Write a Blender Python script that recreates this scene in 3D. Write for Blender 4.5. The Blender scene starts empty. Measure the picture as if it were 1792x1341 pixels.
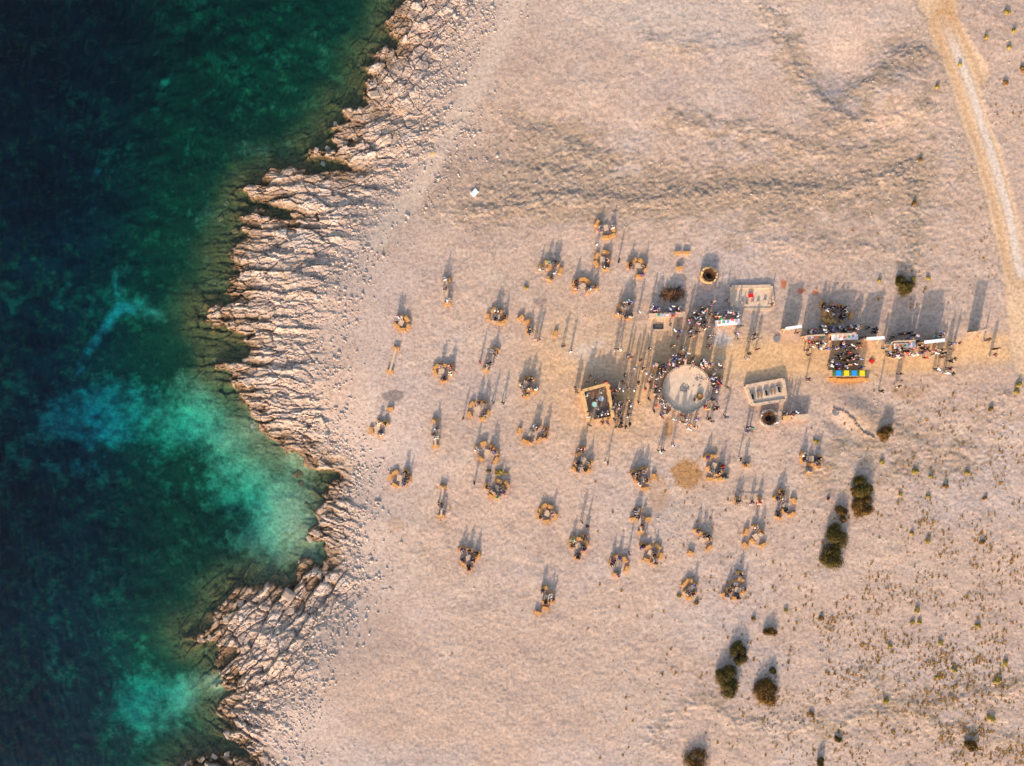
import bpy, bmesh, math, random
import numpy as np
from mathutils import Vector, Matrix
from math import radians, sin, cos, pi

SC = bpy.context.scene
COL = SC.collection
rnd = random.Random(7)

# ------------------------------------------------------------------ camera, sky, sun, exposure
CAM_H = 100.0            # drone height over the plateau (m)
PXM = 12.0               # photo pixels per metre on the plateau
cam = bpy.data.cameras.new('camera'); camo = bpy.data.objects.new('camera', cam); COL.objects.link(camo)
camo.location = (0, 0, CAM_H); camo.rotation_euler = (0, 0, 0)
cam.sensor_width = 36.0; cam.lens = 36.0 * CAM_H / (1792 / PXM); cam.clip_start = 0.5; cam.clip_end = 12000
SC.camera = camo

SUN_EL = 18.5
SHX, SHY = 0.20, 0.98     # direction the shadows run on the ground
world = bpy.data.worlds.new('World'); SC.world = world; world.use_nodes = True
wn = world.node_tree; wn.nodes.clear()
wo = wn.nodes.new('ShaderNodeOutputWorld'); wb = wn.nodes.new('ShaderNodeBackground'); ws = wn.nodes.new('ShaderNodeTexSky')
ws.sky_type = 'NISHITA'; ws.sun_disc = False
ws.sun_elevation = radians(SUN_EL); ws.sun_rotation = math.atan2(-SHX, -SHY)
ws.dust_density = 2.0
wb.inputs['Strength'].default_value = 0.15
wn.links.new(ws.outputs[0], wb.inputs[0]); wn.links.new(wb.outputs[0], wo.inputs[0])
sl = bpy.data.lights.new('sun', 'SUN'); so = bpy.data.objects.new('sun', sl); COL.objects.link(so)
sl.energy = 2.6; sl.angle = radians(0.9); sl.color = (1.0, 0.83, 0.67)
so.rotation_euler = Vector((SHX * cos(radians(SUN_EL)), SHY * cos(radians(SUN_EL)), -sin(radians(SUN_EL)))).to_track_quat('-Z', 'Y').to_euler()
SC.view_settings.view_transform = 'Standard'; SC.view_settings.look = 'None'
SC.view_settings.gamma = 1.0; SC.view_settings.use_curve_mapping = False
SC.view_settings.exposure = 1.22
SC.cycles.transparent_max_bounces = 12

def P(px, py, z=0.0):
    """world point at height z that stands where the photo shows it"""
    k = (CAM_H - z) / CAM_H / PXM
    return ((px - 896) * k, (670.5 - py) * k)

# ------------------------------------------------------------------ small helpers
def prop(o, label=None, cat=None, group=None, kind=None):
    if label: o['label'] = label
    if cat: o['category'] = cat
    if group: o['group'] = group
    if kind: o['kind'] = kind
    return o

def linkobj(name, data, parent=None, loc=None, rz=0.0):
    o = bpy.data.objects.new(name, data); COL.objects.link(o)
    if parent is not None: o.parent = parent
    if loc is not None: o.location = loc
    if rz: o.rotation_euler = (0, 0, rz)
    return o

def lin(r, g, b):
    f = lambda c: ((c / 255) / 12.92 if c / 255 <= 0.04045 else ((c / 255 + 0.055) / 1.055) ** 2.4)
    return (f(r), f(g), f(b))

class NT:
    def __init__(s, name):
        s.m = bpy.data.materials.new(name); s.m.use_nodes = True; s.t = s.m.node_tree; s.t.nodes.clear()
        s.out = s.n('ShaderNodeOutputMaterial')
    def n(s, t, **kw):
        x = s.t.nodes.new(t)
        for k, v in kw.items(): setattr(x, k, v)
        return x
    def l(s, a, b): s.t.links.new(a, b)

def mat(name, col, rough=0.85, var=0.25, scale=3.0, bump=0.0, bscale=12.0, spec=0.2, second=None):
    """procedural material: colour broken up by two noises, optional bump"""
    q = NT(name)
    b = q.n('ShaderNodeBsdfPrincipled'); q.l(b.outputs[0], q.out.inputs[0])
    b.inputs['Roughness'].default_value = rough; b.inputs['Specular IOR Level'].default_value = spec
    tc = q.n('ShaderNodeTexCoord')
    nz = q.n('ShaderNodeTexNoise'); nz.inputs['Scale'].default_value = scale; nz.inputs['Detail'].default_value = 5; nz.inputs['Roughness'].default_value = 0.65
    q.l(tc.outputs['Object'], nz.inputs['Vector'])
    r = q.n('ShaderNodeValToRGB'); q.l(nz.outputs['Fac'], r.inputs[0])
    c2 = second if second else tuple(c * (1 - var) for c in col)
    c1 = tuple(min(1, c * (1 + var * 0.7)) for c in col)
    r.color_ramp.elements[0].position = 0.32; r.color_ramp.elements[0].color = (*c2, 1)
    r.color_ramp.elements[1].position = 0.68; r.color_ramp.elements[1].color = (*c1, 1)
    q.l(r.outputs[0], b.inputs['Base Color'])
    if bump > 0:
        n2 = q.n('ShaderNodeTexNoise'); n2.inputs['Scale'].default_value = bscale; n2.inputs['Detail'].default_value = 4
        q.l(tc.outputs['Object'], n2.inputs['Vector'])
        bp = q.n('ShaderNodeBump'); bp.inputs['Strength'].default_value = 0.8; bp.inputs['Distance'].default_value = bump
        q.l(n2.outputs['Fac'], bp.inputs['Height']); q.l(bp.outputs[0], b.inputs['Normal'])
    return q.m

# ------------------------------------------------------------------ numpy noise
RT = np.random.RandomState(11)
TAB = RT.rand(8, 256, 256).astype(np.float32)
def vn(x, y, s=0):
    xi = np.floor(x).astype(np.int64); yi = np.floor(y).astype(np.int64)
    fx = (x - xi).astype(np.float32); fy = (y - yi).astype(np.float32)
    fx = fx * fx * (3 - 2 * fx); fy = fy * fy * (3 - 2 * fy)
    T = TAB[s % 8]; o = (s * 37) % 256
    x0 = (xi + o) & 255; x1 = (xi + 1 + o) & 255; y0 = (yi + o * 3) & 255; y1 = (yi + 1 + o * 3) & 255
    a = T[x0, y0]; b = T[x1, y0]; c = T[x0, y1]; d = T[x1, y1]
    return (a + (b - a) * fx) * (1 - fy) + (c + (d - c) * fx) * fy - 0.5
def fbm(x, y, s=0, o=4, g=0.55):
    r = 0; a = 1.0; f = 1.0; t = 0
    for i in range(o):
        r = r + a * vn(x * f + i * 17.3, y * f - i * 9.1, s + i); t += a; a *= g; f *= 2.03
    return r / t * 2
def voro(u, v, s=0):
    """F1, F2, two cell randoms, offset to the cell's own point"""
    ui = np.floor(u).astype(np.int64); vi = np.floor(v).astype(np.int64)
    f1 = np.full(u.shape, 9., np.float32); f2 = f1.copy(); r1 = np.zeros_like(f1); r2 = r1.copy(); du = r1.copy(); dv = r1.copy()
    A, B, C_, D_ = TAB[s % 8], TAB[(s + 1) % 8], TAB[(s + 2) % 8], TAB[(s + 3) % 8]
    for i in (-1, 0, 1):
        for j in (-1, 0, 1):
            cx = (ui + i) & 255; cy = (vi + j) & 255
            ox = (ui + i + 0.1 + 0.8 * A[cx, cy] - u).astype(np.float32); oy = (vi + j + 0.1 + 0.8 * B[cx, cy] - v).astype(np.float32)
            d = np.sqrt(ox * ox + oy * oy)
            n = d < f1
            f2 = np.where(n, f1, np.minimum(f2, d)); f1 = np.where(n, d, f1)
            r1 = np.where(n, C_[cx, cy], r1); r2 = np.where(n, D_[cx, cy], r2); du = np.where(n, -ox, du); dv = np.where(n, -oy, dv)
    return f1, f2, r1, r2, du, dv
def ss(x, a, b):
    t = np.clip((x - a) / (b - a), 0, 1); return t * t * (3 - 2 * t)

# ------------------------------------------------------------------ terrain grid
def span(*segs):
    r = []
    for a, b, st in segs: r += list(np.arange(a, b - 1e-6, st))
    return r
far = [108, 122, 145, 185, 260, 420, 800, 1600, 3500]
xs = np.array([-f for f in reversed(far)] + span((-100, -50, .42), (-50, 0, .135), (0, 79, .2), (79, 100, .5)) + [100.] + far)
fary = [84, 96, 115, 150, 220, 380, 800, 1600, 3500]
ys = np.array([-f for f in reversed(fary)] + span((-76, -60, .6), (-60, 60, .17), (60, 76, .6)) + [76.] + fary)
NX, NY = len(xs), len(ys)

COAST = [(1500, -40000), (900, -2000), (760, -200), (722, -60), (705, 0), (686, 10), (689, 27), (677, 37), (679, 52), (697, 66), (689, 81), (668, 80), (657, 84), (647, 91), (657, 106), (642, 116),
 (650, 133), (638, 145), (634, 165), (642, 182), (618, 189), (598, 189), (603, 204), (612, 210), (591, 212), (577, 221), (591, 231), (575, 244), (600, 250), (590, 262), (570, 262), (544, 258), (540, 268), (570, 276), (600, 284), (612, 293), (580, 298), (546, 300), (512, 297), (490, 294), (472, 293), (460, 311), (448, 324), (433, 321),
 (421, 333), (438, 346), (460, 351), (482, 358), (500, 368), (514, 382), (497, 384), (485, 378), (470, 370), (448, 368), (438, 380), (418, 380), (428, 393), (423, 400), (433, 412), (406, 427), (403, 442), (408, 461), (418, 480), (398, 486), (406, 498), (391, 511), (422, 519),
 (398, 530), (379, 523), (362, 540), (357, 562), (374, 573), (394, 569), (398, 579), (445, 585), (423, 596), (438, 604), (438, 618), (420, 632), (406, 636), (374, 634), (376, 641), (406, 643), (411, 653), (401, 663), (411, 677), (421, 690), (435, 707), (438, 727), (448, 739), (457, 754),
 (465, 769), (487, 777), (504, 791), (531, 800), (536, 815), (556, 828), (571, 823), (590, 826), (590, 834), (571, 841), (568, 852), (556, 862), (566, 872), (564, 884), (544, 893), (562, 903), (556, 915), (538, 925), (534, 945), (566, 950), (571, 969), (566, 1000), (552, 990), (541, 976), (529, 975), (521, 989), (519, 1006),
 (521, 1016), (497, 1031), (480, 1024), (460, 1020), (448, 1021), (423, 1028), (401, 1034), (386, 1055), (376, 1075), (369, 1099), (349, 1110), (327, 1117), (347, 1125), (381, 1128), (386, 1143), (377, 1158), (381, 1178), (386, 1188), (379, 1200), (399, 1205), (412, 1208), (391, 1222),
 (377, 1249), (399, 1259), (389, 1279), (391, 1294), (406, 1301), (423, 1316), (448, 1323), (425, 1320), (400, 1316), (370, 1321), (345, 1326), (318, 1340), (290, 1365), (240, 1500), (200, 2500), (0, 40000), (60000, 40000), (60000, -40000)]
INNER = [(870, -60), (862, 0), (835, 50), (800, 110), (780, 150), (795, 200), (810, 230), (760, 262), (715, 300), (700, 345), (665, 390), (640, 430), (610, 480), (585, 530), (580, 600), (575, 700), (592, 760), (622, 800), (628, 900), (622, 980), (642, 1025), (605, 1070), (565, 1130), (545, 1200), (500, 1270), (470, 1300), (520, 1345), (540, 1420), (540, 3000)]

def segdist(X, Y, pts, closed=False):
    n = len(pts); best = np.full(X.shape, 1e12)
    for i in range(n if closed else n - 1):
        ax, ay = pts[i]; bx, by = pts[(i + 1) % n]
        dx, dy = bx - ax, by - ay; L = dx * dx + dy * dy + 1e-9
        t = np.clip(((X - ax) * dx + (Y - ay) * dy) / L, 0, 1)
        np.minimum(best, (X - ax - t * dx) ** 2 + (Y - ay - t * dy) ** 2, out=best)
    return np.sqrt(best)
def inside(X, Y, pts):
    r = np.zeros(X.shape, bool); n = len(pts)
    for i in range(n):
        ax, ay = pts[i]; bx, by = pts[(i + 1) % n]
        if ay == by: continue
        r ^= ((ay > Y) != (by > Y)) & (X < (bx - ax) * (Y - ay) / (by - ay) + ax)
    return r
ci = np.unique(np.concatenate([np.arange(0, NX, 3), np.arange(0, 10), np.arange(NX - 11, NX)]))
cj = np.unique(np.concatenate([np.arange(0, NY, 3), np.arange(0, 10), np.arange(NY - 11, NY)]))
cxs, cys = xs[ci], ys[cj]
CX, CY = np.meshgrid(cxs, cys)
ixm = np.clip(np.searchsorted(cxs, xs, side='right') - 1, 0, len(cxs) - 2); txm = (xs - cxs[ixm]) / (cxs[ixm + 1] - cxs[ixm])
iym = np.clip(np.searchsorted(cys, ys, side='right') - 1, 0, len(cys) - 2); tym = (ys - cys[iym]) / (cys[iym + 1] - cys[iym])
def up(F):
    A = F[:, ixm] * (1 - txm) + F[:, ixm + 1] * txm
    return A[iym] * (1 - tym)[:, None] + A[iym + 1] * tym[:, None]
WP = lambda pts, z=0: [P(x, y, z) for x, y in pts]
coastw = WP(COAST, -1.8)
# signed distance to the coast, + on land
sdc = segdist(CX, CY, coastw, True); sdc = np.where(inside(CX, CY, coastw), sdc, -sdc)
SD = up(sdc)
innerw = WP(INNER, -0.5)
inpoly = innerw + [P(60000, 3000), P(60000, -60000), P(870, -60000)]
sdi = segdist(CX, CY, innerw); sdi = np.where(inside(CX, CY, inpoly), sdi, -sdi)
IN = up(sdi)                                     # + inland of the rocks
X, Y = np.meshgrid(xs, ys)
PX = X * PXM + 896; PY = 670.5 - Y * PXM          # photo pixels of the plateau
SDw = SD + 0.9 * fbm(X * .5, Y * .5, 1, 4) + 0.25 * fbm(X * 2.2, Y * 2.2, 2, 2)
INw = IN + 2.2 * fbm(X * .25, Y * .3, 3, 4) + 0.8 * fbm(X * 1.1, Y * 1.3, 4, 3)

def gauss(px, py, rx, ry, ang=0):
    dx = PX - px; dy = PY - py
    if ang:
        c, s = cos(radians(ang)), sin(radians(ang)); dx, dy = dx * c + dy * s, -dx * s + dy * c
    return np.exp(-(dx / rx) ** 2 - (dy / ry) ** 2)

WATER = -2.0
# ---- land
SCARPS = [
 ([(745, 372), (800, 374), (880, 362), (960, 345), (1050, 350), (1100, 358), (1200, 345), (1300, 330), (1400, 335), (1480, 330), (1560, 310), (1592, 300)], 1.0),
 ([(1345, 20), (1375, 80), (1390, 120), (1440, 180), (1500, 225)], .8),
 ([(1500, 160), (1535, 135), (1560, 100), (1610, 95)], .9),
 ([(1130, 72), (1200, 82), (1280, 92), (1340, 75), (1390, 90)], .45),
 ([(1180, 213), (1260, 225), (1330, 230), (1380, 250), (1430, 268), (1500, 266), (1560, 255)], .7),
 ([(1450, 225), (1500, 212), (1560, 205), (1610, 190)], .7),
 ([(855, 185), (900, 225), (980, 250), (1020, 270), (1060, 280)], .75),
 ([(745, 368), (765, 322), (795, 282), (840, 290), (900, 300), (960, 300)], .8),
 ([(760, 340), (860, 340), (950, 322), (1010, 300)], .7),
 ([(1600, 310), (1593, 350), (1597, 400), (1590, 470)], .8),
 ([(1140, 1300), (1190, 1250), (1230, 1225), (1290, 1265), (1400, 1272), (1500, 1252), (1620, 1235), (1792, 1200)], .6),
 ([(1550, 735), (1620, 790), (1700, 800), (1760, 700), (1840, 680)], .5),
 ([(1430, 845), (1470, 790), (1530, 780)], .5),
 ([(1400, 340), (1300, 420), (1440, 430), (1560, 440)], .5),
 ([(700, 1010), (740, 960), (775, 905)], .35),
 ([(1560, 820), (1640, 780), (1700, 790)], .5),
 ([(1500, 1180), (1560, 1230), (1700, 1290), (1792, 1300)], .5),
]
scr = np.zeros(X.shape); scs = np.zeros(X.shape)
for pts, a in SCARPS:
    w = WP(pts); d = up(segdist(CX, CY, w)) + 1.2 * fbm(X * .6, Y * .6, 5, 3)
    scr = np.maximum(scr, a * np.exp(-(d / .9) ** 2)); scs = np.maximum(scs, a * np.exp(-(d / 3.2) ** 2))
hard = ss(INw + 2.2 * fbm(X * .9, Y * 1.6, 7, 3), 2.5, -5.5)                          # rock band
soft = ss(IN, -2, 16)
roads = [([(1596, -60), (1640, 30), (1680, 130), (1720, 250), (1755, 370), (1778, 480), (1786, 570), (1796, 640)], 22),
         ([(1640, -80), (1648, 40), (1700, 130)], 26)]
rd = np.zeros(X.shape)
for pts, w in roads:
    d = up(segdist(CX, CY, WP(pts))) * PXM + 5 * fbm(X * .3, Y * .3, 6, 3)
    rd = np.maximum(rd, ss(d, w + 6, w - 4))
dl = up(segdist(CX, CY, WP([(1652, 40), (1694, 140), (1733, 260), (1768, 380), (1788, 480)]))) * PXM
pathd = up(segdist(CX, CY, WP([(1100, 690), (1180, 640), (1290, 634), (1400, 628), (1500, 622), (1620, 628), (1740, 610), (1792, 612), (1900, 600)]))) * PXM + 8 * fbm(X * .2, Y * .3, 7, 3)
pth = ss(pathd, 34, 16)
pathL = up(segdist(CX, CY, WP([(660, 420), (730, 330), (775, 245), (830, 150), (880, 60), (910, -20)]))) * PXM + 6 * fbm(X * .3, Y * .3, 2, 3)
pL = ss(pathL, 26, 12)

calm = np.clip(1 - rd - pth * .8 - pL * .9, 0, 1)
h = -1.72 + 1.72 * ss(SD, -3, 17)
und = 0.38 * fbm(X * .035, Y * .04, 3, 4) * soft
h += und
h += soft * calm * (0.08 * fbm(X * .55, Y * .6, 4, 4) + 0.025 * fbm(X * 2.1, Y * 2.4, 5, 2))
h += scr * calm * (0.12 + 0.22 * np.abs(fbm(X * .9, Y * 1.6, 6, 4))) * soft
h += scs * calm * soft * (0.13 * fbm(X * 1.3, Y * 2.1, 1, 4, .75) + .08 * fbm(X * 2.9, Y * 3.2, 2, 2))
rr = gauss(1300, 330, 330, 90) + gauss(950, 290, 200, 80) + .6 * gauss(1650, 260, 120, 250) + .7 * gauss(1600, 800, 250, 90) + .5 * gauss(1600, 1250, 250, 120)
rr = np.clip(rr + 1.2 * gauss(860, 315, 110, 50) + .5 * gauss(900, 220, 70, 40), 0, 1.3)
h += rr * calm * (0.035 * fbm(X * 1.0, Y * 1.7, 2, 4, .75) + .075 * fbm(X * 2.6, Y * 3.2, 4, 2)) * soft
# hollow in the hill at the top right and the bank beside the path
h += -.85 * gauss(1478, 130, 50, 55) + .85 * gauss(1560, 160, 60, 50) * soft + .35 * gauss(1000, 150, 260, 120) * soft
h += 0.5 * gauss(1500, 725, 40, 22, 35) - .25 * gauss(1470, 745, 30, 12, 40)
h += -.10 * rd + -.03 * pth
# ---- rocks: beds of limestone, broken by joints
def rot(a): return (X * cos(a) + Y * sin(a), -X * sin(a) + Y * cos(a))
M = (SD > -9) & (INw < 2.1) & (np.abs(X) < 101) & (np.abs(Y) < 77)
xm, ym, pym, pxm = X[M], Y[M], PY[M], PX[M]
wx = xm + .8 * fbm(xm * .3, ym * .3, 1, 3); wy = ym + .7 * fbm(xm * .3, ym * .35, 2, 3)
acc = np.zeros(xm.shape); crack = np.zeros(xm.shape); wt = np.zeros(xm.shape); cell = np.zeros(xm.shape)
zones = [(0.98, lambda: ss(pym, 230, 160)),
         (0.35, lambda: ss(pym, 150, 240) * ss(pym, 330, 270)),
         (-0.06, lambda: ss(pym, 260, 330) * ss(pym, 860, 760)),
         (-0.35, lambda: ss(pym, 740, 820) * ss(pym, 1010, 960)),
         (0.86, lambda: ss(pym, 950, 1010) * ss(pym, 1290, 1200)),
         (-0.5, lambda: ss(pym, 1190, 1290))]
ZS = [(2.6, 1.5, 1.2, .75, .6, .42), (4.2, 1.5, 1.8, .7, .8, .42), (6.0, 1.3, 2.0, .6, .9, .42), (3.2, 1.3, 1.5, .6, .7, .4), (5.0, 1.7, 2.0, .85, .8, .45), (3.0, 1.3, 1.3, .6, .7, .4)]
for k, (a, wf) in enumerate(zones):
    S_ = ZS[k]
    w = wf(); K = w > 0.001
    if not K.any(): continue
    u = wx[K] * cos(a) + wy[K] * sin(a); v = -wx[K] * sin(a) + wy[K] * cos(a)
    f1, f2, r1, r2, du, dv = voro(u / S_[0], v / S_[1], k)
    g1, g2, q1, q2, eu, ev = voro(u / S_[2] + 5, v / S_[3] + 3, k + 3)
    e1, e2, s1, s2, fu, fv = voro(u / S_[4] + 5, v / S_[5] + 3, k + 5)
    saw = (v / 2.3 + .6 * fbm(u * .12, v * .3, k, 3)) % 1.0
    z = 0.75 * (r1 - .5) + dv * (0.15 + .75 * r2) + du * .5 * (r1 - .5) + 0.42 * (q1 - .5) + ev * (.30 * q2) + eu * .25 * (q1 - .5) + .34 * (saw - .5) + .16 * (s1 - .5) + fv * .09
    c = np.minimum(ss(f2 - f1, 0.0, .10), 1); c2 = ss(g2 - g1, 0, .14); c3 = ss(e2 - e1, 0, .2)
    b1, b2, p1, p2, gu, gv = voro(wx[K] / 1.7 + .3 * fbm(xm[K] * .8, ym[K] * .8, k, 2), wy[K] / 1.35, k + 2)
    c4 = ss(b2 - b1, 0, .11)
    z = z * .8 + .50 * (p1 - .5) + gv * .35 * (p2 - .3) - (p2 < .13) * .38 - (1 - c4) * .18
    z = z - (1 - c) * .40 - (1 - c2) * .16 - (1 - c3) * .05
    acc[K] += w[K] * z; crack[K] += w[K] * (.55 * (1 - c) + .4 * (1 - c2) + .15 * (1 - c3) + .35 * (1 - c4)); wt[K] += w[K]; cell[K] += w[K] * (.4 * q1 + .2 * r1 + .4 * p1)
wt = np.maximum(wt, .01); acc /= wt; crack /= wt; cell /= wt
hm = ss(INw[M], 2.0, -5); sdm = SD[M]
shelf = ss(sdm, -7.5, -1.0)
amp = (.47 + .20 * ss(PY[M], 960, 1030)) * hm * shelf * (0.35 + .65 * ss(sdm, -3.5, 1.5)) * (.55 + .45 * ss(sdm, 14, 3))
# sandy cove has no reef
cove = np.clip(gauss(495, 915, 62, 85) + gauss(525, 800, 26, 22) + gauss(555, 975, 20, 28) + .8 * gauss(400, 1205, 60, 22) + .5 * gauss(430, 760, 60, 50), 0, 1)
amp *= 1 - .92 * cove[M] * (sdm < .6)
ROCK = np.zeros(X.shape); CRK = np.zeros(X.shape); CELL = np.full(X.shape, .5)
ROCK[M] = acc * amp; CRK[M] = crack * hm; CELL[M] = cell
# ---- sea bed
dist = np.maximum(-SD, 0)
reef = np.exp(-((PY - 500) / 190) ** 2) * .65 + np.exp(-((PY - 1090) / 90) ** 2) * .65 + np.exp(-((PY - 120) / 120) ** 2) * .3
depth = 0.22 + (0.20 - .10 * reef) * dist ** .95 + .05 * fbm(X * .2, Y * .2, 2, 4) * dist
depth = depth * (1 - .5 * cove) + .7 * fbm(X * .13, Y * .13, 3, 4) * ss(dist, 3, 12)
depth += 3.5 * ss(PX, 330, -40) + 1.5 * ss(PX, 450, 150) * ss(PY, 400, 150)
depth = np.minimum(np.maximum(depth, .12), 15)
land = ss(SDw, -.35, .45)
hs = WATER - depth + .12 * fbm(X * .8, Y * .8, 5, 4) * ss(dist, .5, 4)
H = h * land + hs * (1 - land) + ROCK
H = np.where((SDw > .5) & (H < WATER + .08) & (IN > -6), WATER + .08, H)
far_out = (np.abs(X) > 101) | (np.abs(Y) > 77)
H = np.where(far_out & (SD > 0), h * .4, H); H = np.where(far_out & (SD < 0), np.minimum(H, WATER - 3), H)
def hz(x, y):
    i = min(max(int(np.searchsorted(xs, x)) - 1, 0), NX - 2); j = min(max(int(np.searchsorted(ys, y)) - 1, 0), NY - 2)
    a = (x - xs[i]) / (xs[i + 1] - xs[i]); b = (y - ys[j]) / (ys[j + 1] - ys[j])
    return float((H[j, i] * (1 - a) + H[j, i + 1] * a) * (1 - b) + (H[j + 1, i] * (1 - a) + H[j + 1, i + 1] * a) * b)

# ---- base colours of the terrain (what each spot is made of, plus the deep water's blue at left)
def mixc(A, B, t):
    B = np.array(B) if not isinstance(B, np.ndarray) else B
    return A + (B - A) * np.clip(t, 0, 1)[..., None]
n1 = fbm(X * .06, Y * .07, 1, 4); n2 = fbm(X * .6, Y * .8, 2, 4, .65); n3 = fbm(X * 2.4, Y * 2.4, 3, 3, .7)
soil = np.zeros(X.shape + (3,)) + np.array((.515, .355, .262))
soil = mixc(soil, (.50, .37, .30), ss(n1, -.1, .5))
soil = mixc(soil, (.56, .42, .33), np.clip(gauss(1150, 20, 220, 60) + .6 * gauss(640, 960, 60, 120) + .5 * gauss(1440, 800, 60, 60) + .5 * gauss(1450, 60, 110, 60), 0, 1))
soil = mixc(soil, (.37, .255, .165), ss(n2 + .9 * scs + .6 * rr - .2, .1, .95) * .85 * calm * soft)
soil = mixc(soil, (.30, .22, .17), ss(n3 * .5 + n2 * .5 + .25 * rr + .35 * scr, .32, .75) * .55 * calm)
soil = mixc(soil, (.58, .46, .37), ss(-n3, .25, .6) * .25)
n6 = fbm(X * 1.3, Y * 1.5, 6, 4, .75); n7 = fbm(X * .22, Y * .26, 7, 4, .6)
soil = mixc(soil, (.40, .275, .215), ss(n7, .05, .6) * .35 * calm)
soil = mixc(soil, (.55, .43, .35), ss(-n7, .1, .6) * .30 * calm)
soil = mixc(soil, (.27, .195, .14), ss(n6 + .22 * scs + .2 * rr, .36, .8) * .75 * calm)
soil = mixc(soil, (.60, .49, .41), ss(-n6, .40, .8) * .5 * calm)
for tr_ in [[(1150, 690), (1060, 640), (960, 600), (850, 590), (720, 640), (600, 660)], [(1160, 720), (1100, 760), (1000, 860), (900, 960), (800, 1040)], [(1010, 640), (900, 500), (790, 440), (700, 420)], [(1200, 740), (1190, 860), (1150, 960), (1050, 1050)], [(1240, 740), (1330, 800), (1420, 900), (1470, 1040)], [(960, 600), (880, 700), (800, 820), (720, 930)], [(1500, 650), (1560, 700), (1680, 760), (1790, 780)], [(1000, 200), (1200, 60), (1400, 10)]]:
    d = up(segdist(CX, CY, WP(tr_))) * PXM + 10 * fbm(X * .2, Y * .2, 4, 3)
    soil = mixc(soil, (.57, .42, .31), ss(d, 13, 2) * .38)
sand_o = np.clip(gauss(1180, 620, 180, 70) * .8 + gauss(990, 650, 90, 110) * .55 + gauss(1090, 740, 90, 40) * .6 + gauss(1440, 630, 180, 38) + .5 * gauss(1700, 620, 90, 30), 0, 1)
soil = mixc(soil, (.63, .37, .18), sand_o * np.clip(.95 + .5 * n2 + .4 * n1, 0, 1))
soil = mixc(soil, (.64, .52, .43), np.clip(1.3 * gauss(1262, 605, 22, 42) + .8 * gauss(1030, 610, 40, 30) + .7 * gauss(1140, 562, 12, 16) + .5 * gauss(1270, 640, 40, 10), 0, 1) * ss(n2, -.5, .5))
soil = mixc(soil, (.68, .41, .205), pth * .95 * (.85 + .5 * fbm(X * .12, Y * 1.1, 3, 3)))
for (a, b, c, d, e) in [(1204, 831, 27, 26, 1.0), (1155, 868, 18, 36, .45), (1170, 745, 8, 22, .8), (1487, 664, 34, 9, .8), (1400, 508, 8, 5, .0), (690, 920, 18, 14, .3), (1250, 660, 20, 8, .5), (1440, 825, 18, 14, .35), (1590, 690, 30, 14, .3)]:
    g = gauss(a, b, c, d); g = ss(g + .22 * n2 + .1 * n3, .30, .52)
    soil = mixc(soil, (.40, .20, .075), g * e * .85)
soil = mixc(soil, (.65, .43, .26), rd * .95)
soil = mixc(soil, (.46, .30, .19), gauss(1508, 735, 26, 20, 35) * .8)
soil = mixc(soil, (.66, .54, .44), rd * ss(dl, 13, 4) * .8)
for off_ in (8, 24): soil = mixc(soil, (.47, .30, .19), rd * ss(np.abs(dl - off_ + 3 * fbm(X * .3, Y * .3, 5, 2)), 3.5, .5) * .5)
soil = mixc(soil, (.55, .31, .15), rd * (ss(np.abs(dl - 20), 6, 1) * .5 + .8 * gauss(1655, 20, 20, 60)))
soil = mixc(soil, (.58, .43, .32), pL * .8)
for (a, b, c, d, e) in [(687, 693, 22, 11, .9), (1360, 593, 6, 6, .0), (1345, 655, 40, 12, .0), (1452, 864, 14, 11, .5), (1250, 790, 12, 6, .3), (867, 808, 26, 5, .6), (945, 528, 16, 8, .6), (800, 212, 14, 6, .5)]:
    g = gauss(a, b, c, d); soil = mixc(soil, (.17, .135, .125), ss(g + .2 * n2, .35, .6) * e * .8)  # dark grey patches mixed over the soil
for (a, b, c, d) in [(1402, 509, 9, 6), (1372, 497, 5, 9), (1428, 512, 8, 4)]:
    soil = mixc(soil, (.48, .15, .07), ss(gauss(a, b, c, d) + .2 * n3, .35, .6) * .9)
rock = np.zeros(X.shape + (3,)) + np.array((.52, .37, .275))
rock = mixc(rock, (.62, .48, .385), ss(CELL, .52, .78) * .85)
rock = mixc(rock, (.37, .28, .235), ss(CELL, .44, .24) * .85)
rock = mixc(rock, (.48, .27, .13), ss(n2, .15, .7) * .55)
rock = mixc(rock, (.20, .14, .11), CRK * .7)
rock = mixc(rock, (.33, .26, .225), ss(n3, .1, .6) * .45)
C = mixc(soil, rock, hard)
hw = H - WATER + .22 * n2
wetland = ss(hw, .80, .15) * ss(SD, 7, 1)
C = mixc(C, (.20, .105, .04), wetland * .85 * (hard > .3))
C = mixc(C, (.055, .035, .02), ss(hw, .28, .0) * ss(SD, 5, 0) * (hard > .3))
# under water
n4 = fbm(X * .16, Y * .16, 4, 5, .62); n5 = fbm(X * .7, Y * .7, 6, 4, .65)
SANDS = [(480, 930, 80, 85, 1.25), (525, 800, 30, 22, 1.3), (440, 800, 75, 60, .6), (400, 720, 60, 50, .45), (340, 680, 60, 50, .55), (230, 720, 130, 42, .50), (100, 745, 110, 50, .42), (330, 760, 120, 30, .4),
         (40, 830, 70, 16, .4), (300, 1232, 80, 30, 1.1), (200, 1268, 50, 32, 1.2), (365, 1207, 34, 22, 1.3), (240, 1300, 60, 14, .5), (448, 250, 45, 18, .85), (215, 530, 22, 16, .7), (246, 108, 13, 7, .9), (105, 270, 8, 12, .7),
         (85, 340, 8, 7, .6), (372, 490, 20, 5, 1.0), (20, 1190, 40, 60, .42), (400, 870, 80, 40, .45), (130, 1150, 60, 40, .2), (330, 370, 30, 20, .45), (190, 80, 40, 12, .3), (20, 60, 30, 30, .3), (350, 240, 40, 16, .4), (175, 500, 9, 9, .5), (185, 470, 10, 12, .4)]
sandm = np.zeros(X.shape)
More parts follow.
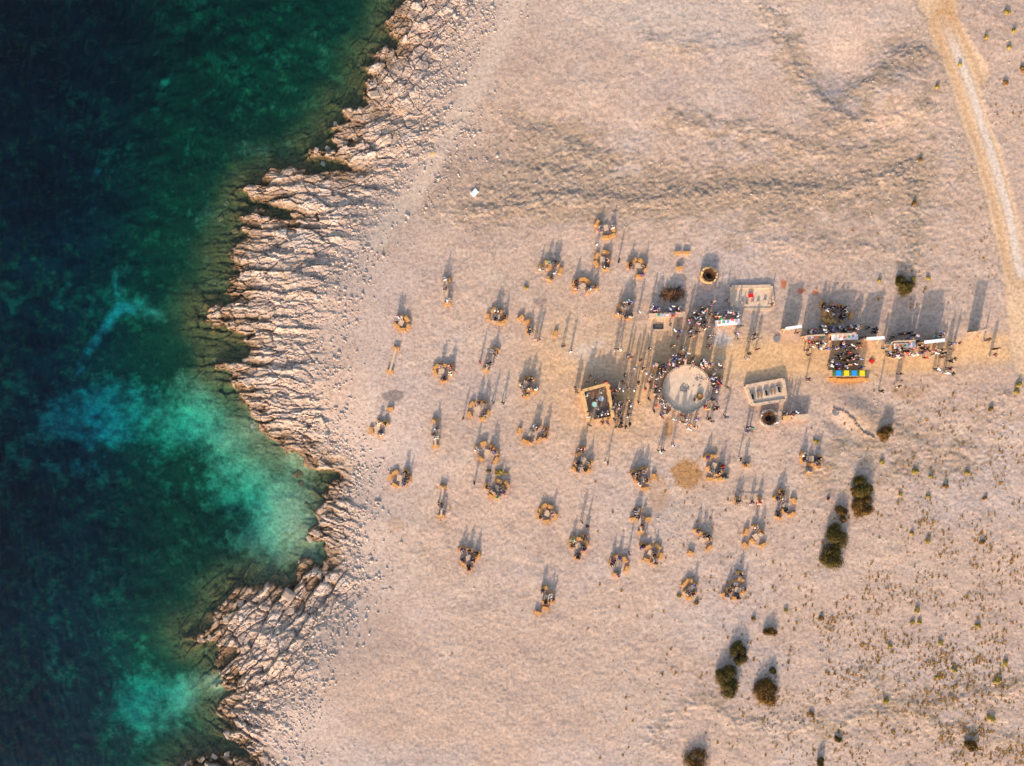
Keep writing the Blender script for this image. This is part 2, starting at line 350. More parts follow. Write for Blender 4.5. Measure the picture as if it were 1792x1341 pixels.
for a, b, c, d, e in SANDS + [(430, 800, 180, 130, .26), (150, 745, 230, 70, .26), (250, 1245, 170, 55, .3), (330, 690, 150, 60, .15)]: sandm = 1.3 - (1.3 - sandm) * (1 - .72 * min(e, 1.3) / 1.3 * gauss(a, b, c * 1.15, d * 1.15))
for pts, w, e in [([(120, 650), (160, 600), (215, 535), (300, 560)], 7, .65), ([(140, 340), (170, 400), (200, 470), (215, 530)], 6, .45), ([(385, 265), (395, 235), (340, 215)], 4, .5), ([(330, 290), (340, 220)], 3, .5), ([(300, 700), (310, 770), (280, 760)], 6, .4)]:
    d = up(segdist(CX, CY, WP(pts, -6))) * PXM + 4 * n4
    sandm = np.maximum(sandm, e * ss(d + 7 * n5, w * 3.2, 0) * np.clip(.8 + 1.2 * n4, .2, 1.2))
sandf = ss(sandm + .40 * n4 + .34 * n5 + .14 * n3, .12, 1.15)
sea = np.zeros(X.shape + (3,)) + np.array((.010, .036, .015))
sea = mixc(sea, (.008, .024, .036), ss(PX, 300, 20))  # blue of light scattered in deep water, put into the sea floor's colour
sea = mixc(sea, (.06, .13, .05), ss(n5 + n4 * .5 + .35 * n3, -.05, .8) * .75)
sea = mixc(sea, mixc(np.zeros(X.shape + (3,)) + np.array((.42, .45, .27)), (.34, .38, .44), ss(PX, 300, 60) * ss(PY, 1180, 1080)), sandf)  # left-hand sand tinted blue in place of scatter in the water
sea = mixc(sea, (.12, .10, .035), cove * ss(n5 * .8 + n4, .12, .6) * .75)
reefm = ss(dist, 6.0 + 4 * reef, 2.0) * (1 - np.clip(cove * 1.2, 0, 1)) * ss(n4 + .8 - dist * .08, -.2, .5)
sea = mixc(sea, (.16, .095, .032), reefm * .9)
sea = mixc(sea, (.03, .022, .012), np.clip(reefm * CRK * 1.2, 0, 1))
sea = mixc(sea, (.17, .15, .06), reefm * ss(n5, .1, .7) * .4)
under = ss(H - WATER, .04, -.10) * (SD < 4)
C = mixc(C, sea, under)
C = np.clip(C, .004, .9)

def terr_mat(name, bumpd, rough=.95):
    q = NT(name); b = q.n('ShaderNodeBsdfPrincipled'); q.l(b.outputs[0], q.out.inputs[0])
    b.inputs['Roughness'].default_value = rough; b.inputs['Specular IOR Level'].default_value = .15
    at = q.n('ShaderNodeAttribute'); at.attribute_name = 'tint'
    tc = q.n('ShaderNodeTexCoord')
    nz = q.n('ShaderNodeTexNoise'); nz.inputs['Scale'].default_value = 2.2; nz.inputs['Detail'].default_value = 7; nz.inputs['Roughness'].default_value = .72
    q.l(tc.outputs['Object'], nz.inputs['Vector'])
    r = q.n('ShaderNodeValToRGB'); q.l(nz.outputs['Fac'], r.inputs[0])
    e = r.color_ramp.elements
    e[0].position = .30; e[0].color = (.56, .52, .49, 1); e[1].position = .60; e[1].color = (1.09, 1.09, 1.09, 1)
    mx = q.n('ShaderNodeMix', data_type='RGBA', blend_type='MULTIPLY'); mx.inputs['Factor'].default_value = 1
    q.l(at.outputs['Color'], mx.inputs['A']); q.l(r.outputs[0], mx.inputs['B']); q.l(mx.outputs['Result'], b.inputs['Base Color'])
    n2 = q.n('ShaderNodeTexNoise'); n2.inputs['Scale'].default_value = 1.7; n2.inputs['Detail'].default_value = 7; n2.inputs['Roughness'].default_value = .7
    q.l(tc.outputs['Object'], n2.inputs['Vector'])
    bp = q.n('ShaderNodeBump'); bp.inputs['Strength'].default_value = 1; bp.inputs['Distance'].default_value = bumpd
    q.l(n2.outputs['Fac'], bp.inputs['Height']); q.l(bp.outputs[0], b.inputs['Normal'])
    return q.m
mGround = terr_mat('stony_ground', .085); mRock = terr_mat('limestone', .22, .9); mRoad = terr_mat('packed_dirt', .04); mSea = terr_mat('sea_floor', .10)

# ---- split the one sheet into its kinds of ground
V = np.stack([X, Y, H], -1).reshape(-1, 3).astype(np.float32)
Cc = np.concatenate([C, np.ones(X.shape + (1,))], -1).reshape(-1, 4).astype(np.float32)
idx = np.arange(NX * NY).reshape(NY, NX)
F = np.stack([idx[:-1, :-1], idx[:-1, 1:], idx[1:, 1:], idx[1:, :-1]], -1).reshape(-1, 4)
mid = lambda A: ((A[:-1, :-1] + A[1:, 1:]) * .5).reshape(-1)
fH, fHard, fRd, fP, fSD = mid(H), mid(hard), mid(rd), mid(pth), mid(SD)
cls = np.zeros(len(F), int)
cls[(fHard > .45)] = 1
cls[(fH < WATER - .02) & (fSD < 5)] = 2
cls[(cls == 0) & (fRd > .5)] = 3
cls[(cls == 0) & (fP > .5)] = 4
def sheet(name, fc, m, label=None):
    f = F[fc]; used, inv = np.unique(f, return_inverse=True); inv = inv.reshape(-1)
    me = bpy.data.meshes.new(name)
    me.vertices.add(len(used)); me.vertices.foreach_set('co', V[used].ravel())
    nf = len(f); me.loops.add(nf * 4); me.loops.foreach_set('vertex_index', inv.astype(np.int32))
    me.polygons.add(nf); me.polygons.foreach_set('loop_start', np.arange(0, nf * 4, 4, dtype=np.int32))
    me.polygons.foreach_set('use_smooth', np.full(nf, name in ('ground', 'seabed', 'dirt_road', 'sandy_path')))
    me.update(calc_edges=True)
    ca = me.color_attributes.new('tint', 'FLOAT_COLOR', 'POINT'); ca.data.foreach_set('color', Cc[used].ravel())
    me.materials.append(m); o = linkobj(name, me); prop(o, label=label, kind='structure')
    return o
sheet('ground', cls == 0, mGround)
sheet('shore_rocks', cls == 1, mRock)
sheet('seabed', cls == 2, mSea)
sheet('dirt_road', cls == 3, mRoad)
sheet('sandy_path', cls == 4, mRoad)

# ------------------------------------------------------------------ sea: a closed body of clear water
def mesh_from(name, verts, faces, m, smooth=False):
    me = bpy.data.meshes.new(name); me.from_pydata([tuple(v) for v in verts], [], [tuple(f) for f in faces]); me.update()
    if m is not None: me.materials.append(m)
    if smooth: me.polygons.foreach_set('use_smooth', [True] * len(me.polygons))
    return me
q = NT('sea_water')
tr = q.n('ShaderNodeBsdfTransparent'); gl = q.n('ShaderNodeBsdfGlossy'); gl.inputs['Roughness'].default_value = .12
mx = q.n('ShaderNodeMixShader'); fr = q.n('ShaderNodeFresnel'); fr.inputs['IOR'].default_value = 1.33
gm = q.n('ShaderNodeNewGeometry'); io = q.n('ShaderNodeMapRange'); io.inputs['To Min'].default_value = 1.33; io.inputs['To Max'].default_value = 1 / 1.33
q.l(gm.outputs['Backfacing'], io.inputs['Value']); q.l(io.outputs[0], fr.inputs['IOR'])      # same air-to-water reflectance seen from either side
tc = q.n('ShaderNodeTexCoord'); mp = q.n('ShaderNodeMapping'); mp.inputs['Rotation'].default_value = (0, 0, radians(35)); mp.inputs['Scale'].default_value = (1, .3, 1)
w1 = q.n('ShaderNodeTexNoise'); w1.inputs['Scale'].default_value = 1.6; w1.inputs['Detail'].default_value = 5
q.l(tc.outputs['Object'], mp.inputs['Vector']); q.l(mp.outputs[0], w1.inputs['Vector'])
bp = q.n('ShaderNodeBump'); bp.inputs['Distance'].default_value = .5; bp.inputs['Strength'].default_value = .8
q.l(w1.outputs['Fac'], bp.inputs['Height']); q.l(bp.outputs[0], gl.inputs['Normal'])
q.l(fr.outputs[0], mx.inputs[0]); q.l(tr.outputs[0], mx.inputs[1]); q.l(gl.outputs[0], mx.inputs[2]); q.l(mx.outputs[0], q.out.inputs['Surface'])
va = q.n('ShaderNodeVolumeAbsorption'); va.inputs['Color'].default_value = (.22, .902, .916, 1); va.inputs['Density'].default_value = .50
q.l(va.outputs[0], q.out.inputs['Volume'])
ex = 3400; b0 = WATER - 40
vb = [(-ex, -ex, b0), (ex, -ex, b0), (ex, ex, b0), (-ex, ex, b0), (-ex, -ex, WATER), (ex, -ex, WATER), (ex, ex, WATER), (-ex, ex, WATER)]
prop(linkobj('sea', mesh_from('sea', vb, [(3, 2, 1, 0), (4, 5, 6, 7), (0, 1, 5, 4), (1, 2, 6, 5), (2, 3, 7, 6), (3, 0, 4, 7)], q.m)), kind='structure')
# ------------------------------------------------------------------ labels: each says what it is, and where it stands by things one can find
LAND = [('the round stone ring', 1204, 681), ('the roofless straw-walled room', 1046, 706), ('the low enclosure with the red box', 1317, 520),
        ('the slanted hearth platform', 1342, 688), ('the blue and yellow counter', 1487, 653), ('the pale decked stall', 1165, 562),
        ('the crowded bale circle behind tables', 1465, 548), ('the long white serving tables', 1455, 592), ('the rightmost white board', 1637, 598),
        ('the brushwood pile', 1180, 512), ('the lone white board', 1390, 573), ('the short white counter', 1273, 563)]
REG = []
def dirword(dx, dy):
    a = math.degrees(math.atan2(-dy, dx)) % 360
    return ['right of', 'upper right of', 'above', 'upper left of', 'left of', 'lower left of', 'below', 'lower right of'][int((a + 22.5) // 45) % 8]
def reg(o, prefix, px, py, marks=None, near=0, inside_word='inside'):
    best = min((marks or LAND), key=lambda m: math.hypot(px - m[1], py - m[2]))
    d = math.hypot(px - best[1], py - best[2])
    w = inside_word if d < near else dirword(px - best[1], py - best[2])
    REG.append((o, f'{prefix} {w} {best[0]}', d))
ORD = ['nearest', 'second nearest', 'third nearest', 'fourth nearest', 'fifth nearest', 'sixth nearest', 'seventh nearest', 'eighth nearest', 'ninth nearest', 'tenth nearest', 'eleventh nearest', 'twelfth nearest', 'thirteenth nearest', 'fourteenth nearest', 'fifteenth nearest']
def resolve():
    by = {}
    for o, l, d in REG: by.setdefault(l, []).append((d, o))
    for l, L in by.items():
        L.sort(key=lambda t: t[0])
        for i, (d, o) in enumerate(L):
            o['label'] = l if len(L) == 1 else (l + ', ' + (ORD[i] if i < len(ORD) else 'farthest'))

# ------------------------------------------------------------------ materials
STRAW = mat('straw', (.62, .32, .10), var=.35, scale=9, bump=.02, bscale=30, second=(.40, .20, .07))
STRAWP = mat('pale_straw', (.66, .40, .17), var=.3, scale=7, bump=.02, second=(.46, .25, .10))
WOOD = mat('bare_wood', (.58, .40, .24), var=.3, scale=5, second=(.40, .26, .15))
WOODP = mat('pale_wood', (.58, .40, .26), var=.2, scale=6)
WHITE = mat('white_board', (.82, .80, .74), var=.06, scale=3)
BRANCH = mat('dry_branches', (.20, .085, .035), var=.5, scale=6, second=(.06, .03, .02))
ASH = mat('ash_grey', (.20, .185, .18), var=.3, scale=4)
CHAR = mat('charred', (.025, .02, .018), var=.4, scale=5)
SANDW = mat('sand_plaster', (.60, .40, .25), var=.22, scale=2.5, bump=.04, bscale=6, second=(.45, .31, .21))
STONEW = mat('stacked_stone', (.50, .38, .29), var=.35, scale=3.5, bump=.06, bscale=5, second=(.32, .25, .20))
FLOORG = mat('trodden_grey_sand', (.66, .47, .32), var=.18, scale=1.3, bump=.03, bscale=5)
FLOORB = mat('brown_floor', (.26, .19, .15), var=.2, scale=2)
LEAF = mat('juniper_leaves', (.12, .075, .012), var=.5, scale=1.5, second=(.018, .020, .007))
LEAFY = mat('dry_yellow_leaves', (.48, .32, .06), var=.4, scale=2.5, second=(.20, .15, .035))
LEAFB = mat('brown_green_leaves', (.19, .085, .014), var=.5, scale=1.4, second=(.028, .022, .008))
BARK = mat('bark', (.12, .085, .06), var=.3, scale=8)
TUFT = mat('dry_tufts', (.42, .20, .05), var=.4, scale=.7, second=(.20, .13, .04))
RUBB = mat('rubble', (.50, .38, .30), var=.3, scale=.8, second=(.33, .26, .215))
BOULD = mat('boulder_stone', (.40, .285, .21), var=.35, scale=1.6, bump=.08, bscale=3, second=(.24, .17, .12))
BOULW = mat('wet_boulder', (.20, .11, .045), var=.4, scale=2.0, bump=.05, bscale=4, second=(.07, .045, .025))
SKIN = mat('skin', (.45, .27, .18), var=.1, rough=.6)
SKIN2 = mat('tanned_skin', (.30, .165, .10), var=.1, rough=.6)
CLO = {k: mat('cloth_' + n, c, var=.15, scale=6, rough=.9, spec=.1) for k, n, c in [
 ('k', 'black', (.014, .013, .015)), ('n', 'navy', (.022, .030, .075)), ('w', 'white', (.78, .77, .76)), ('r', 'red', (.62, .020, .022)), ('m', 'dark red', (.14, .018, .022)),
 ('b', 'blue', (.03, .08, .40)), ('l', 'lilac', (.42, .38, .68)), ('g', 'grey', (.24, .24, .26)), ('e', 'green', (.03, .42, .20)), ('o', 'orange', (.80, .20, .04)), ('p', 'pink', (.70, .30, .33)),
 ('t', 'teal', (.05, .24, .27)), ('y', 'yellow', (.75, .50, .05)), ('u', 'brown', (.13, .065, .035)), ('c', 'cream', (.70, .58, .44)), ('s', 'pale blue', (.42, .55, .68)), ('q', 'purple', (.16, .06, .22)), ('h', 'mint', (.40, .66, .55))]}
CN = {k: m.name[6:] for k, m in CLO.items()}
HAIR = [mat('hair_black', (.012, .009, .008)), mat('hair_brown', (.06, .028, .014)), mat('hair_fair', (.30, .19, .09)), mat('straw_hat', (.60, .48, .30)), mat('hair_dark_brown', (.03, .016, .01))]

# ------------------------------------------------------------------ mesh helpers
def join_arrays(parts):
    V_, F_ = [], []
    for v, f in parts:
        o = len(V_); V_ += list(v); F_ += [tuple(i + o for i in t) for t in f]
    return V_, F_
BOXF = [(0, 3, 2, 1), (4, 5, 6, 7), (0, 1, 5, 4), (1, 2, 6, 5), (2, 3, 7, 6), (3, 0, 4, 7)]
def box(cx, cy, z0, sx, sy, sz, rz=0, jit=0, taper=1):
    c, s = cos(rz), sin(rz); v = []
    for z, k in ((z0, 1), (z0 + sz, taper)):
        for a, b in ((-1, -1), (1, -1), (1, 1), (-1, 1)):
            x, y = a * sx / 2 * k, b * sy / 2 * k
            v.append((cx + x * c - y * s + rnd.uniform(-jit, jit), cy + x * s + y * c + rnd.uniform(-jit, jit), z + rnd.uniform(-jit, jit)))
    return v, BOXF
def cyl(cx, cy, z0, r, h, n=12, r2=None):
    r2 = r if r2 is None else r2
    v = [(cx + r * cos(2 * pi * i / n), cy + r * sin(2 * pi * i / n), z0) for i in range(n)] + [(cx + r2 * cos(2 * pi * i / n), cy + r2 * sin(2 * pi * i / n), z0 + h) for i in range(n)]
    f = [(i, (i + 1) % n, n + (i + 1) % n, n + i) for i in range(n)] + [tuple(range(n - 1, -1, -1)), tuple(range(n, 2 * n))]
    return v, f
def stick(a, b, r, n=4):
    a = Vector(a); b = Vector(b); d = (b - a).normalized(); u = d.orthogonal().normalized(); w = d.cross(u)
    v = [tuple(a + (u * cos(2 * pi * i / n) + w * sin(2 * pi * i / n)) * r) for i in range(n)] + [tuple(b + (u * cos(2 * pi * i / n) + w * sin(2 * pi * i / n)) * r * .7) for i in range(n)]
    f = [(i, (i + 1) % n, n + (i + 1) % n, n + i) for i in range(n)] + [tuple(range(n - 1, -1, -1)), tuple(range(n, 2 * n))]
    return v, f
def empty(name, x, y, z, rz=0):
    o = bpy.data.objects.new(name, None); COL.objects.link(o); o.location = (x, y, z); o.rotation_euler = (0, 0, rz); o.empty_display_size = .2; return o
def part(name, parts, m, parent=None, loc=None, rz=0, smooth=False, kind=None):
    v, f = join_arrays(parts); o = linkobj(name, mesh_from(name, v, f, m, smooth), parent, loc, rz)
    if kind: o['kind'] = kind
    return o
def rough_bmesh(me, amp, cuts=2, seed=1, bev=None):
    bm = bmesh.new(); bm.from_mesh(me)
    bmesh.ops.subdivide_edges(bm, edges=bm.edges[:], cuts=cuts, use_grid_fill=True)
    r = random.Random(seed)
    for v in bm.verts: v.co += Vector((r.uniform(-1, 1), r.uniform(-1, 1), r.uniform(-1, 1))) * amp
    bm.to_mesh(me); bm.free(); me.update(); return me

# ------------------------------------------------------------------ straw bales (three shapes, shared)
BALES = []
for k in range(3):
    v, f = box(0, 0, 0, 1.02 - .05 * k, .50 + .02 * k, .42)
    me = mesh_from('straw_bale', v, f, STRAW)
    bm = bmesh.new(); bm.from_mesh(me); bmesh.ops.bevel(bm, geom=bm.edges[:], offset=.05, segments=2, affect='EDGES'); bm.to_mesh(me); bm.free()
    rough_bmesh(me, .012, 1, k); r = random.Random(k)
    bm = bmesh.new(); bm.from_mesh(me)
    for i in range(46):                                    # stray stalks
        a = r.uniform(0, 2 * pi); x = r.uniform(-.5, .5); y = r.uniform(-.26, .26)
        if r.random() < .5: p = Vector((x, y, .42)); d = Vector((cos(a) * .12, sin(a) * .12, .02))
        else: p = Vector((x, .25 * (1 if r.random() < .5 else -1), r.uniform(.02, .3))); d = Vector((cos(a) * .1, p.y * .35, .02))
        w = Vector((-d.y, d.x, 0)).normalized() * .012
        bm.faces.new([bm.verts.new(q_) for q_ in (p - w, p + w, p + d + w, p + d - w)])
    bm.to_mesh(me); bm.free(); me.update(); BALES.append(me)
twine_me = mesh_from('twine', *box(0, 0, .428, .022, .50, .008), m=CLO['o'])
bale_n = [0]
def bale(x, y, rz, prefix_mark=None, px=0, py=0, group='straw bales set out as seats'):
    o = linkobj('straw_bale', BALES[bale_n[0] % 3], None, (x, y, hz(x, y) - .03), rz); bale_n[0] += 1
    prop(o, cat='straw bale', group=group)
    [linkobj('twine', twine_me, o, (x_, 0, 0)) for x_ in (-.25, .25)]
    reg(o, 'straw bale', px, py, prefix_mark, near=3, inside_word='in the middle of')
    return o

# ------------------------------------------------------------------ people
def skel(kind):
    J = {}; E = []
    def j(n, x, y, z, r, par=None, reg_=None):
        J[n] = (Vector((x, y, z)), r)
        if par: E.append((par, n, reg_))
    sit = kind.startswith('sit'); lean = {'sit_b': .16, 'sit_a': .03, 'sit_c': -.02}.get(kind, 0)
    z0 = .13 if sit else .94
    j('pel', 0, 0, z0, .135)
    j('spi', 0, lean * .4, z0 + .25, .125, 'pel', 'top'); j('che', 0, lean * .8, z0 + .44, .145, 'spi', 'top')
    j('nec', 0, lean * 1.1, z0 + .60, .055, 'che', 'neck'); j('hea', 0, lean * 1.2 + .025, z0 + .70, .088, 'nec', 'head'); j('hdt', 0, lean * 1.2 + .015, z0 + .79, .082, 'hea', 'head')
    j('nos', 0, lean * 1.2 + .115, z0 + .71, .018, 'hea', 'face')
    for s, n in ((-1, 'l'), (1, 'r')):
        j('sh' + n, s * .18, lean * .9, z0 + .49, .062, 'che', 'top')
        if kind == 'stand_a': e, w, h_ = (s * .25, -.02, z0 + .22), (s * .27, .06, z0 - .02), (s * .27, .10, z0 - .10)
        elif kind == 'stand_b': e, w, h_ = (s * .24, -.08 * s, z0 + .23), (s * .26, .12 - .16 * s, z0 + .02), (s * .26, .17 - .2 * s, z0 - .05)
        elif kind == 'stand_c': e, w, h_ = (s * .25, .0, z0 + .22), (s * .17, .24, z0 + .28), (s * .12, .31, z0 + .31)
        elif kind == 'stand_d': e, w, h_ = (s * .27, .02, z0 + .24), (s * .2, .2, z0 + (.4 if s > 0 else .12)), (s * .15, .26, z0 + (.47 if s > 0 else .09))
        elif kind == 'sit_a': e, w, h_ = (s * .24, .10, z0 + .22), (s * .17, .33, z0 + .13), (s * .15, .41, z0 + .10)
        elif kind == 'sit_b': e, w, h_ = (s * .22, .28, z0 + .22), (s * .12, .48, z0 + .17), (s * .07, .55, z0 + .16)
        else: e, w, h_ = (s * .27, -.06, z0 + .24), (s * .24, .16, z0 + .16), (s * .18, .23, z0 + .18)
        j('el' + n, *e, .045, 'sh' + n, 'sleeve'); j('wr' + n, *w, .030, 'el' + n, 'arm'); j('ha' + n, *h_, .032, 'wr' + n, 'arm')
        hd = (Vector(h_) - Vector(w)).normalized(); side = Vector((1, 0, 0)) if abs(hd.x) < .8 else Vector((0, 1, 0))
        for q_ in range(4):
            b = Vector(h_) + side * (.022 * (q_ - 1.5)); ln = (.065, .078, .072, .056)[q_]
            J['f%s%d' % (n, q_)] = (b + hd * ln * .6, .0095); E.append(('ha' + n, 'f%s%d' % (n, q_), 'arm'))
            J['g%s%d' % (n, q_)] = (b + hd * ln + Vector((0, 0, -.012)), .008); E.append(('f%s%d' % (n, q_), 'g%s%d' % (n, q_), 'arm'))
        J['t' + n] = (Vector(h_) - side * s * .05 + hd * .01, .010); E.append(('ha' + n, 't' + n, 'arm'))
        if sit:
            j('hi' + n, s * .10, .03, z0 - .02, .088, 'pel', 'leg'); j('kn' + n, s * .14, .45, z0 + .0, .066, 'hi' + n, 'leg'); j('an' + n, s * .13, .48, -.34, .045, 'kn' + n, 'leg'); j('to' + n, s * .14, .63, -.375, .036, 'an' + n, 'shoe')
        else:
            st = {'stand_b': .20 * s}.get(kind, 0.02 * s)
            j('hi' + n, s * .10, 0, .88, .09, 'pel', 'leg'); j('kn' + n, s * .11, st * .6 + .03, .49, .064, 'hi' + n, 'leg'); j('an' + n, s * .12, st, .09, .043, 'kn' + n, 'leg'); j('to' + n, s * .13, st + .15, .045, .036, 'an' + n, 'shoe')
    return J, E
def build_person(kind):
    J, E = skel(kind); names = list(J); ix = {n: i for i, n in enumerate(names)}
    me = bpy.data.meshes.new('sk'); me.from_pydata([tuple(J[n][0]) for n in names], [(ix[a], ix[b]) for a, b, _ in E], []); me.update()
    o = bpy.data.objects.new('sk', me); COL.objects.link(o)
    m = o.modifiers.new('s', 'SKIN'); m.use_smooth_shade = True
    for n, d in zip(names, me.skin_vertices[0].data): d.radius = (J[n][1], J[n][1]); d.use_root = (n == 'pel')
    for n in ('che', 'spi', 'pel'): me.skin_vertices[0].data[ix[n]].radius = (J[n][1] * 1.05, J[n][1] * .80)
    s2 = o.modifiers.new('d', 'SUBSURF'); s2.levels = 1; s2.render_levels = 1
    dg = bpy.context.evaluated_depsgraph_get(); ev = o.evaluated_get(dg)
    body = bpy.data.meshes.new_from_object(ev); body.name = 'person_' + kind
    bpy.data.objects.remove(o); bpy.data.meshes.remove(me)
    segs = [(J[a][0], J[b][0], r) for a, b, r in E if r]
    def region(p):
        best, br = 9, None
        for a, b, r in segs:
            d = b - a; t = max(0, min(1, (p - a).dot(d) / (d.length_squared + 1e-9))); dist_ = (p - a - d * t).length
            if dist_ < best: best, br = dist_, r
        return br
    cen = [region(Vector(p.center)) for p in body.polygons]; hc = J['hea'][0]
    out = {}
    def take(name, test, infl):
        vs = {}; V_ = []; F_ = []
        for p, r in zip(body.polygons, cen):
            if not test(p, r): continue
            t = []
            for vi in p.vertices:
                if vi not in vs:
                    vs[vi] = len(V_); vv = body.vertices[vi]; V_.append(tuple(vv.co + vv.normal * infl))
                t.append(vs[vi])
            F_.append(tuple(t))
        out[name] = mesh_from(name, V_, F_, None, True)
    take('top', lambda p, r: r in ('top', 'sleeve') and p.center.z > J['pel'][0].z - .04, .018)
    take('trousers', lambda p, r: r == 'leg' or (r == 'top' and p.center.z < J['pel'][0].z + .08), .014)
    take('shoe', lambda p, r: r == 'shoe' and p.center.x < 0, .010); take('shoe ', lambda p, r: r == 'shoe' and p.center.x >= 0, .010)
    take('hair', lambda p, r: r in ('head', 'neck') and (p.center.z > hc.z + .045 or (p.center.y < hc.y - .02 and p.center.z > hc.z - .07)), .022)
    for k in out: out[k].materials.append(CLO['k'])
    body.materials.clear(); body.materials.append(SKIN)
    return body, out
PEOPLE = {k: build_person(k) for k in ('stand_a', 'stand_b', 'stand_c', 'stand_d', 'sit_a', 'sit_b', 'sit_c')}
VERBN = {'stand_a': 'standing', 'stand_b': 'walking', 'stand_c': 'standing', 'stand_d': 'standing', 'sit_a': 'seated', 'sit_b': 'seated', 'sit_c': 'seated'}
TROUS = 'nkgnkuncgk'
person_n = [0]; EXTRA = []
def person(kind, x, y, z, rz, c, px, py, marks=None, near=0):
    if person_n[0] >= 300: EXTRA.append((kind, x, y, z, rz, c)); return None
    person_n[0] += 1
    body, cl = PEOPLE[kind]; r = rnd
    o = linkobj('person', body, None, (x, y, z), rz); s = r.uniform(.94, 1.05)
    o.scale = (s * 1.12, s * 1.12, s)
    o.material_slots[0].link = 'OBJECT'; o.material_slots[0].material = SKIN if r.random() < .6 else SKIN2
    mats = {'top': CLO[c], 'trousers': CLO[r.choice(TROUS)], 'shoe': CLO[r.choice('kwgu')], 'hair': HAIR[r.choice((0, 0, 1, 1, 2, 3, 4, 4))]}
    mats['shoe '] = mats['shoe']
    for k, me in cl.items():
        p = linkobj(k.strip(), me, o); p.material_slots[0].link = 'OBJECT'; p.material_slots[0].material = mats[k]
    prop(o, cat='person', group='people at the gathering')
    reg(o, f'person in {CN[c]} top {VERBN[kind]}', px, py, marks, near=near, inside_word='inside' if near > 15 else 'at')
    return o
def stands(txt, marks=None, near=0, face=None):
    for t in txt.split():
        x, y, c = t.split(','); x = float(x); y = float(y)
        wx, wy = P(x, y, 1.3); k = rnd.choice(('stand_a', 'stand_b', 'stand_c', 'stand_d', 'stand_a'))
        rz = rnd.uniform(0, 2 * pi)
        if face: fx, fy = P(*face); rz = math.atan2(fy - wy, fx - wx) - pi / 2 + rnd.uniform(-.6, .6)
        person(k, wx, wy, hz(wx, wy) - .01, rz, c, x, y, marks, near)

# ------------------------------------------------------------------ low tables
def low_table(px, py, name, rz):
    x, y = P(px, py, .35); z = hz(x, y)
    t = empty('low_table', x, y, z, rz); prop(t, cat='table', group='low wooden tables among the bales')
    for i in range(4): linkobj('plank', LT_PLANK, t, (0, -.26 + .175 * i, .30 + .004 * (i % 2)))
    for a in (-1, 1):
        for b in (-1, 1): linkobj('leg', LT_LEG, t, (a * .33, b * .26, 0))
    REG.append((t, f'low plank table inside {name}', 0))
LT_PLANK = mesh_from('plank', *box(0, 0, 0, .82, .165, .03), m=WOODP); LT_LEG = mesh_from('leg', *box(0, 0, -.05, .06, .06, .35), m=WOOD)
BENCH_LEN = {}
def bench_plank(ax, ay, bx, by, name):
    a = Vector(P(ax, ay, .5)); b = Vector(P(bx, by, .5)); m = (a + b) / 2; L = (b - a).length; rz = math.atan2(b.y - a.y, b.x - a.x)
    z = max(hz(a.x, a.y), hz(b.x, b.y)) + .42
    me = mesh_from('plank_bench', *box(0, 0, 0, L, .30, .045), m=WOODP)
    o = linkobj('plank_bench', me, None, (m.x, m.y, z - .02), rz); prop(o, cat='bench', group='plank benches laid across bales')
    REG.append((o, f'plank laid across bales, {name}', 0))

